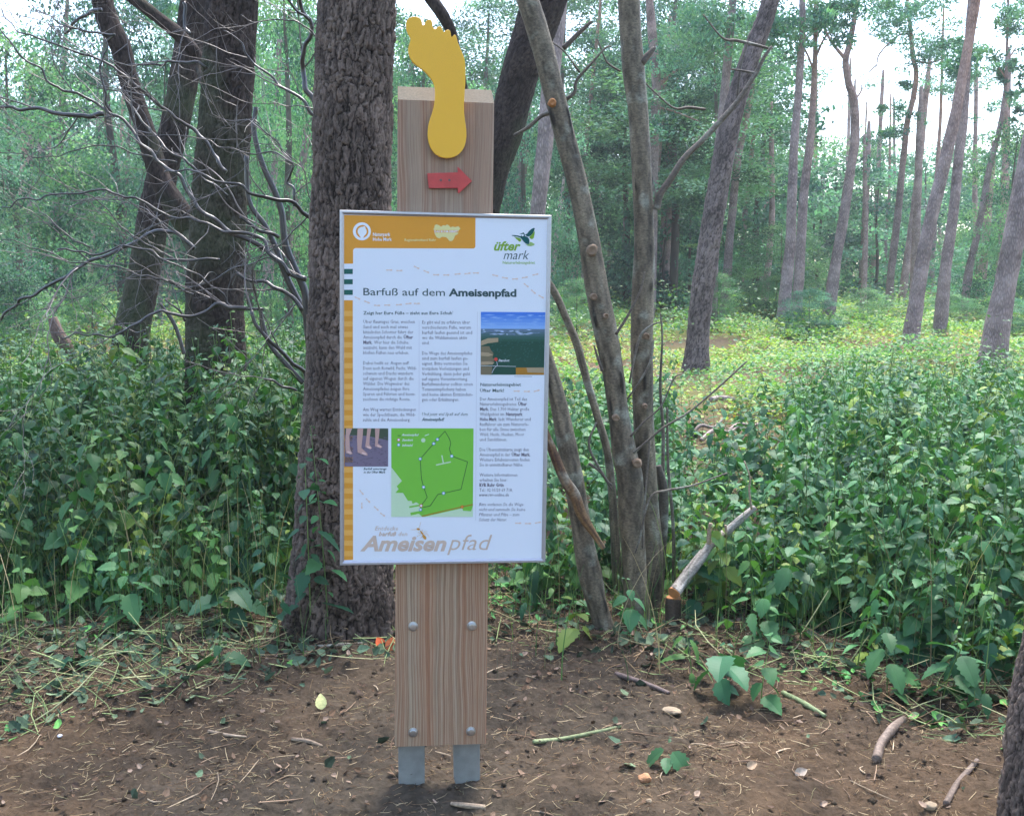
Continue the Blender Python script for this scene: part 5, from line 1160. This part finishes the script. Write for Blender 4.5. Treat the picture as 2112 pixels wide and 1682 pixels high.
pine([(64, 330, 12), (62, 400, 13), (60, 480, 14), (60, 600, 16)], 25, 'brownish pine at the far left behind bare twigs', [(60, 250, 90, 50, 1500)], warm=.5, seed=24)
pine([(640, 240, 18), (626, 320, 19), (610, 400, 22), (598, 470, 24), (588, 560, 26), (580, 650, 30)], 19, 'orange-pink pine between the bare shrub stems and the big trunk', [(640, 160, 90, 50, 1800)], warm=.8, seed=25)
pine([(560, 420, 24), (556, 500, 26), (552, 580, 28), (548, 660, 32)], 17, 'grey-pink pine right of the second trunk behind the shrub stems', [(560, 260, 60, 60, 900)], warm=.3, seed=26)
pine([(258, 430, 10), (254, 500, 11), (250, 560, 12), (252, 640, 16)], 23, 'thin trunk left of the leaning dark trunk', [(250, 350, 80, 50, 900)], warm=.0, seed=27)
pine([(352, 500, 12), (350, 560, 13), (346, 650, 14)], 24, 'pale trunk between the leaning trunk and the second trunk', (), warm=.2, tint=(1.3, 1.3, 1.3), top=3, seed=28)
# far rank of trunks inside the wood
rg = np.random.default_rng(5)
for k in range(96):
    px = rg.uniform(-60, 2170); Y = rg.uniform(26, 62); w = .25 / Y * F * rg.uniform(.7, 1.3); ln = rg.normal(12, 14)
    yt = rg.uniform(150, 380)
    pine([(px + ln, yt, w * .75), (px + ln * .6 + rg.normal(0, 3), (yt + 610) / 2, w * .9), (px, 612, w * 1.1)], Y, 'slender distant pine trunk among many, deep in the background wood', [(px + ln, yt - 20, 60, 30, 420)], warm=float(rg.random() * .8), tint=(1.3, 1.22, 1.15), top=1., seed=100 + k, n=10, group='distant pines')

# ------------------------------------------------------------------ unseen trees added behind the viewer to dim light on board and soil
for k, (x, y, H, W, lab) in enumerate(((-5.5, -5, 13, 9, 'unseen leafy tree added behind the viewer on the left to shade the scene'), (7, -4.5, 13, 9, 'unseen leafy tree added behind the viewer on the right to shade the scene'))):
    root = empty('leafy_tree', (x, y, float(ground_z(x, y)) - .05), lab, 'tree')
    for n_, me in (('trunk', TRM), ('crown', CR[k])):
        o = link(n_, me, root); o.scale = (W if n_ == 'crown' else H, W if n_ == 'crown' else H, H)

# ------------------------------------------------------------------ litter on the soil
rg = np.random.default_rng(41)
def straws(name, label, n, region, Lr, Rr, cols, seed, tilt=.25):
    rg = np.random.default_rng(seed); Vs, Fs, Cs = [], [], []; k = 0
    P0 = []
    while len(P0) < n:
        x = rg.uniform(-2.6, 2.6, 4000); y = rg.uniform(2.6, 5.6, 4000); m = (rg.random(4000) < region(x, y)) & (np.abs(x) < y * .5 + .2)
        P0 += list(zip(x[m], y[m]))
    P0 = np.array(P0[:n]); x, y = P0.T
    az = rg.uniform(0, 2 * np.pi, n); L = rg.uniform(*Lr, n) * rg.uniform(.4, 1, n); r = rg.uniform(*Rr, n); el = rg.normal(0, tilt, n)
    d = np.stack([np.cos(az) * np.cos(el), np.sin(az) * np.cos(el), np.sin(el)], 1); bend = np.stack([-np.sin(az), np.cos(az), 0 * az], 1) * (rg.normal(0, .12, n) * L)[:, None]
    c = np.stack([x, y, ground_fine(x, y) + r * .8 + np.abs(np.sin(el)) * L * .45], 1)
    pts = [c - d * L[:, None] / 2, c - d * L[:, None] * .15 + bend * .8, c + d * L[:, None] * .2 + bend, c + d * L[:, None] / 2]
    side = np.stack([-np.sin(az), np.cos(az), 0 * az], 1); up = np.cross(d, side); up *= np.sign(up[:, 2:3])
    V = []
    for j, q in enumerate(pts):
        rr = (r * [.8, 1, .9, .5][j])[:, None]
        for s_, u in ((1, -.5), (0, 1.), (-1, -.5)): V.append(q + side * rr * s_ + up * rr * u)
    V = np.stack(V, 1); base = (np.arange(n) * 12)[:, None, None]
    q = np.array([[3 * j + a, 3 * j + (a + 1) % 3, 3 * j + 3 + (a + 1) % 3, 3 * j + 3 + a] for j in range(3) for a in range(3)])
    col = np.array(cols)[rg.integers(0, len(cols), n)] * rg.uniform(.6, 1.3, (n, 1))
    return tag(link(name, make_mesh(name, V.reshape(-1, 3), [(q[None] + base).reshape(-1, 4)], M_LITTER, None, {'Col': np.repeat(col, 12, 0)}, True)), label, None, None, 'stuff')
def edge(x, y):       # 1 in the strips of cut stalks, 0 on the trodden soil
    b = np.interp(x, [-2.6, -1.2, -.6, .3, 1., 1.6, 2.4], [3.0, 3.55, 4.0, 4.05, 3.85, 3.25, 2.85])
    return np.clip((y - b) / .25 + .45 * n2(x, y, 2.2, 2, 6), 0, 1)
STR = [srgb(190, 170, 136), srgb(156, 132, 100), srgb(120, 98, 76), srgb(92, 74, 58), srgb(140, 130, 98)]
GRS = [srgb(128, 148, 96), srgb(150, 164, 112), srgb(96, 118, 78), srgb(176, 176, 132)]
straws('straw_litter', 'pale dry straw and needles scattered over the bare soil', 15000, lambda x, y: .25 + .5 * np.clip(n2(x, y, 3, 2, 9), 0, 1) + .3 * edge(x, y), (.015, .10), (.0006, .0013), STR, 1, .15)
straws('needle_litter', 'matted short brown needles and fibres on the soil', 16000, lambda x, y: .15 + .8 * np.clip(n2(x, y, 5, 3, 19) + .1, 0, 1), (.008, .045), (.0005, .001), [srgb(150, 124, 94), srgb(112, 88, 66), srgb(84, 66, 52), srgb(176, 156, 124)], 9, .2)
straws('cut_stalks', 'layer of cut stalks and twigs along the edge of the thicket', 4200, lambda x, y: edge(x, y), (.05, .28), (.0010, .0026), STR[1:] + GRS[:2] + [srgb(92, 76, 62)], 2, .32)
straws('green_stalks', 'fresh green cut nettle stalks among the litter', 1000, lambda x, y: edge(x, y) * np.clip(np.abs(x - .1) - .2, 0.05, 1), (.06, .40), (.0014, .003), GRS, 3, .4)
straws('twig_litter', 'thin brown twigs lying on the trodden soil', 380, lambda x, y: .4 + 0 * x, (.06, .2), (.0014, .003), [srgb(150, 126, 104), srgb(112, 92, 76), srgb(186, 166, 140)], 4, .08)
def leaf_litter(name, label, n, region, size, cols, seed, curl=.5, tm=None):
    rg = np.random.default_rng(seed); P0 = []
    while len(P0) < n:
        x = rg.uniform(-2.6, 2.6, 4000); y = rg.uniform(2.6, 5.8, 4000); m = (rg.random(4000) < region(x, y)) & (np.abs(x) < y * .5 + .2); P0 += list(zip(x[m], y[m]))
    x, y = np.array(P0[:n]).T; az = rg.uniform(0, 2 * np.pi, n); el = rg.normal(.1, curl * .5, n)
    D = np.stack([np.cos(az) * np.cos(el), np.sin(az) * np.cos(el), np.sin(el)], 1); N = np.stack([rg.normal(0, curl, n), rg.normal(0, curl, n), np.ones(n)], 1)
    s_ = size * rg.uniform(.4, 1.3, n); V, f, c = scatter(np.stack([x, y, ground_fine(x, y) + .003 + rg.random(n) * .012], 1), D, N, s_, tm or leaf_template(4, .12, .38, .3, -.3), np.array(cols)[rg.integers(0, len(cols), n)] * rg.uniform(.6, 1.3, (n, 1)))
    return tag(link(name, make_mesh(name, V, f, M_LITTER, None, {'Col': c}, False)), label, None, None, 'stuff')
leaf_litter('leaf_litter', 'small dry brown leaves and bark flakes on the soil', 4200, lambda x, y: .2 + .5 * edge(x, y) + .3 * np.clip(n2(x, y, 4, 2, 2), 0, 1), .022, [srgb(112, 92, 76), srgb(88, 70, 58), srgb(140, 120, 104), srgb(70, 58, 50), srgb(104, 82, 64)], 5)
leaf_litter('wilted_leaves', 'wilted grey-green nettle leaves lying among the cut stalks', 3600, lambda x, y: edge(x, y) + .04 * (n2(x, y, 3, 2, 71) > .3), .045, [srgb(92, 112, 86), srgb(74, 96, 76), srgb(110, 128, 98), srgb(70, 84, 66)], 6, .8)
leaf_litter('fresh_seedlings', 'tiny fresh green leaves sprouting through the litter', 1100, lambda x, y: edge(x, y) * np.clip(.2 + n2(x, y, 2, 2, 15), 0, 1), .04, [srgb(86, 142, 84), srgb(104, 160, 84)], 7, .5)
def clods():
    rg = np.random.default_rng(8); n = 1500; mb = MB(); x = rg.uniform(-2.4, 2.4, n); y = 2.7 + 2.2 * rg.random(n); k_ = np.array([[-1, 0, 0], [0, -1, 0], [1, 0, 0], [0, 1, 0], [0, 0, 1], [0, 0, -1]], float)
    tri = np.array([[0, 1, 4], [1, 2, 4], [2, 3, 4], [3, 0, 4], [1, 0, 5], [2, 1, 5], [3, 2, 5], [0, 3, 5]]); dd = n2(x, y, 3, 2, 44)
    for i in range(n):
        if dd[i] < rg.normal(.1, .3): continue
        s_ = rg.uniform(.003, .011) * (1 + .8 * (rg.random() < .1)); V = k_ * s_ * rg.uniform(.6, 1.4, (6, 3)); a = rg.uniform(0, 6.28); c, q = math.cos(a), math.sin(a)
        V = V @ np.array([[c, q, 0], [-q, c, 0], [0, 0, 1]]) + [x[i], y[i], float(ground_fine(x[i], y[i])) + s_ * .2]; mb.add(V, [tri], np.array(srgb(74, 64, 53)) * rg.uniform(.8, 1.25))
    tag(link('soil_crumbs', mb.mesh('soil_crumbs', M_SOIL, True)), 'crumbs and clods of brown soil on the trodden ground', None, None, 'stuff')
clods()
# single finds on the ground
def gpt(px, py):
    th = math.atan2(py - 841, F) + TH; y = EYE / math.tan(th)
    for _ in range(6):
        x = (px - 1056) / F * (y * math.cos(TH) + (EYE - float(ground_fine(0, y))) * math.sin(TH)); z = float(ground_fine(x, y)); y = (EYE - z) / math.tan(th)
    return x, y, z
def stick(pxs, w, label, light, dark, seed, name='stick', cat='stick'):
    pts = [];
    for (px, py) in pxs: x, y, z = gpt(px, py); pts.append((x, y, z + w / F * y * .35))
    P = np.array(pts); R = np.full(len(P), w / 2 / F * P[:, 1].mean()); R[-1] *= .7; o = P[0].copy(); V, f, att = tube(P, R, 14, 40, smooth_disp(.01, seed)); a = np.asarray(att)[:, None]
    tag(link(name, make_mesh(name, V - o, f, M_SMOOTHBARK, None, {'Col': np.array(dark) * (1 - a) + np.array(light) * a}, True), None, o), label, cat)
SL, SD = srgb(176, 156, 132), srgb(96, 80, 66)
stick([(1808, 1572), (1818, 1540), (1840, 1508), (1866, 1488)], 20, 'short thick brown stick on the soil at lower right', srgb(134, 118, 106), srgb(84, 70, 60), 1)
stick([(1950, 1660), (1975, 1620), (2000, 1590), (2012, 1570)], 13, 'grey-brown stick beside the foot of the right edge trunk', srgb(134, 118, 106), srgb(84, 70, 60), 2)
stick([(602, 1526), (635, 1530), (665, 1541)], 9, 'short pale stick on the soil left of the sign post foot', SL, SD, 3)
stick([(430, 1510), (470, 1518), (508, 1522)], 8, 'straight pale twig on the soil further left of the sign', SL, SD, 4)
stick([(638, 1336), (700, 1332), (748, 1328)], 7, 'long straight pale stick in front of the big trunk roots', srgb(210, 200, 180), SD, 5)
stick([(1100, 1532), (1160, 1526), (1230, 1512), (1280, 1500)], 9, 'pale green cut stalk lying right of the sign post foot', srgb(150, 160, 116), srgb(104, 116, 80), 6, 'cut_stalk', 'stalk')
stick([(1615, 1432), (1660, 1455), (1700, 1480)], 12, 'thick green stalk lying on dark soil at right', srgb(140, 154, 110), srgb(94, 110, 76), 7, 'cut_stalk', 'stalk')
stick([(1000, 1668), (960, 1664), (930, 1660)], 12, 'broken stick end at the bottom edge below the sign post', SL, SD, 8)
stick([(1270, 1392), (1330, 1412), (1380, 1432)], 11, 'dark fallen twig lying in the litter right of the sign post', srgb(120, 104, 98), srgb(70, 58, 54), 9)
M_STONE = flat('ochre_stone', srgb(176, 128, 90), .8, var=.2, scale=50, bump=.4)
M_STONE2 = flat('pale_stone', srgb(150, 132, 108), .8, var=.2, scale=60, bump=.4)
def stone(px, py, w, h, label, mat, seed, cat='stone', name='stone'):
    x, y, z = gpt(px, py); r = w / 2 / F * y; n, m = 16, 9; th = np.arange(n) / n * 2 * np.pi; V = []
    for j in range(m):
        ph = math.pi * j / (m - 1); V.append(np.stack([r * np.sin(ph) * np.cos(th), r * .8 * np.sin(ph) * np.sin(th), np.full(n, r * h * math.cos(ph))], 1))
    V = np.vstack(V); V = V * (1 + .35 * fbm(V / r * .9 + seed * 7.7, 3)[:, None]); i = np.arange(m - 1)[:, None] * n; j = np.arange(n)[None]; j2 = (j + 1) % n
    tag(link(name, make_mesh(name, V, [np.stack([i + j, i + n + j, i + n + j2, i + j2], -1).reshape(-1, 4)], mat, None, None, False), None, (x, y, z + r * h * .35)), label, cat)
stone(1387, 1468, 42, .35, 'pale orange lump of stone in litter right of the sign post', M_STONE2, 1); stone(1328, 1606, 27, .7, 'round orange-brown stone on the bare soil', M_STONE, 2)
stone(1338, 1655, 18, .8, 'small pale orange stone near the bottom edge', M_STONE2, 3); stone(1920, 1664, 26, .6, 'pale chip of stone near the right bottom corner', M_STONE2, 4); stone(127, 1517, 12, .6, 'tiny white pebble at the lower left', flat('white_pebble', srgb(222, 220, 230), .6, var=.1), 5)
stone(455, 1446, 11, .6, 'tiny pale pebble in the soil left of the yellow leaf', M_STONE2, 6)
def big_leaf(px, py, L_, az, el, label, colr, seed):
    x, y, z = gpt(px, py); t_ = leaf_template(10, .03, .34, .35, .15); V, f, c = scatter(np.zeros((1, 3)), np.array([[math.cos(az) * math.cos(el), math.sin(az) * math.cos(el), math.sin(el)]]), np.array([[.1, -.9, .6]]), [L_ / F * y], t_, np.array([colr]))
    tag(link('fallen_leaf', make_mesh('fallen_leaf', V, f, M_LITTER, None, {'Col': c}, True), None, (x, y, z + .006)), label, 'leaf')
big_leaf(664, 1466, 36, 1.9, 1.0, 'pale yellow-green fallen leaf standing up on the soil left of the post', srgb(200, 200, 140), 1)
big_leaf(800, 1345, 34, 1.2, .9, 'orange fern-like dead leaf just left of the post near the big trunk', srgb(150, 84, 52), 2)
big_leaf(790, 1338, 30, 2.3, .7, 'second orange dead leaf beside the post, lower and more curled', srgb(176, 84, 48), 3)
big_leaf(1540, 1585, 26, .2, .3, 'light brown dry leaf on bare soil at lower right', srgb(190, 160, 130), 4)
big_leaf(1640, 1600, 30, .1, .35, 'pale curled leaf on the soil below the short thick stick', srgb(196, 176, 156), 5)
# brushwood in the clearing
def brush():
    rg = np.random.default_rng(12)
    for k, (px, py, L_, w, Y, lab) in enumerate(((1500, 800, 70, 12, 10.5, 'pale weathered log lying right of the nearest dark pine'), (1490, 850, 90, 9, 9, 'grey branch in the brushwood pile behind the right nettles'), (1540, 830, 80, 8, 9.3, 'thin crooked branch on top of the brushwood pile'),
            (1700, 742, 60, 8, 14, 'pale branch lying far out in the clearing'), (1460, 835, 80, 8, 9.2, 'dark branch at the left end of the brushwood pile'), (1380, 770, 50, 6, 12, 'short grey branch left of the nearest dark pine'), (1650, 720, 40, 7, 15, 'dark branch stub rising from the yellow undergrowth'))):
        x = (px - 1056) / F * Y; z = float(ground_z(x, Y)) + .08; l = L_ / F * Y / 2; a = rg.normal(-.1, .35)
        P = np.array([[-l, -.1, l * a * -1], [-l * .3, .02, .02], [l * .4, 0, .01], [l, .1, l * a]]); V, f, att = tube(P, np.array([1, .95, .8, .5]) * w / 2 / F * Y, 12, 30, smooth_disp(.02, k)); aa = np.asarray(att)[:, None]
        tag(link('fallen_branch', make_mesh('fallen_branch', V, f, M_SMOOTHBARK, None, {'Col': np.array(srgb(110, 92, 84)) * (1 - aa) + np.array(srgb(190, 172, 164)) * aa}, True), None, (x, Y, z)), lab, 'branch')
brush()
# snag at the left
P, R = px_path([(108, 655, 16), (120, 690, 26), (135, 712, 26), (146, 735, 20), (150, 790, 18)], 8.5); V, f, att = tube(P, R, 20, 60, smooth_disp(.05, 8)); a = np.asarray(att)[:, None]
tag(link('broken_snag', make_mesh('broken_snag', V - P[0], f, M_BARK, None, {'Col': np.array(srgb(60, 48, 44)) * (1 - a) + np.array(srgb(120, 100, 90)) * a}, True), None, P[0]), 'short dark broken snag sticking out of the nettles at the left', 'snag')
for i_, pts in enumerate(([(537, 640, 7), (545, 680, 9), (560, 715, 10), (590, 750, 11), (625, 790, 11)], [(330, 625, 5), (355, 660, 8), (368, 690, 8), (380, 730, 8)])):
    P, R = px_path(pts, 5.2); V, f, att = tube(P, R, 12, 40, smooth_disp(.02, 9)); a = np.asarray(att)[:, None]
    tag(link('dead_branch', make_mesh('dead_branch', V - P[0], f, M_TWIG, None, {'Col': np.array(DB) * (1 - a) + np.array(LB) * a}, True), None, P[0]), ['dark dead branch slanting down into nettles just left of the big trunk', 'thin dead branch poking out of nettles beside the leaning trunk'][i_], 'branch')

# ------------------------------------------------------------------ haze
M_HAZE = bpy.data.materials.new('haze'); M_HAZE.use_nodes = True; ht = M_HAZE.node_tree; ht.nodes.clear()
pv = ht.nodes.new('ShaderNodeVolumePrincipled'); ho = ht.nodes.new('ShaderNodeOutputMaterial'); ht.links.new(pv.outputs[0], ho.inputs['Volume'])
pv.inputs['Density'].default_value = .0015; pv.inputs['Color'].default_value = (.93, .95, 1., 1); pv.inputs['Anisotropy'].default_value = .2
V, f = box(-140, 140, -80, 140, -2.5, 34, .01)
tag(link('haze', make_mesh('haze', V, f, M_HAZE)), 'pale forest haze', None, None, 'stuff')
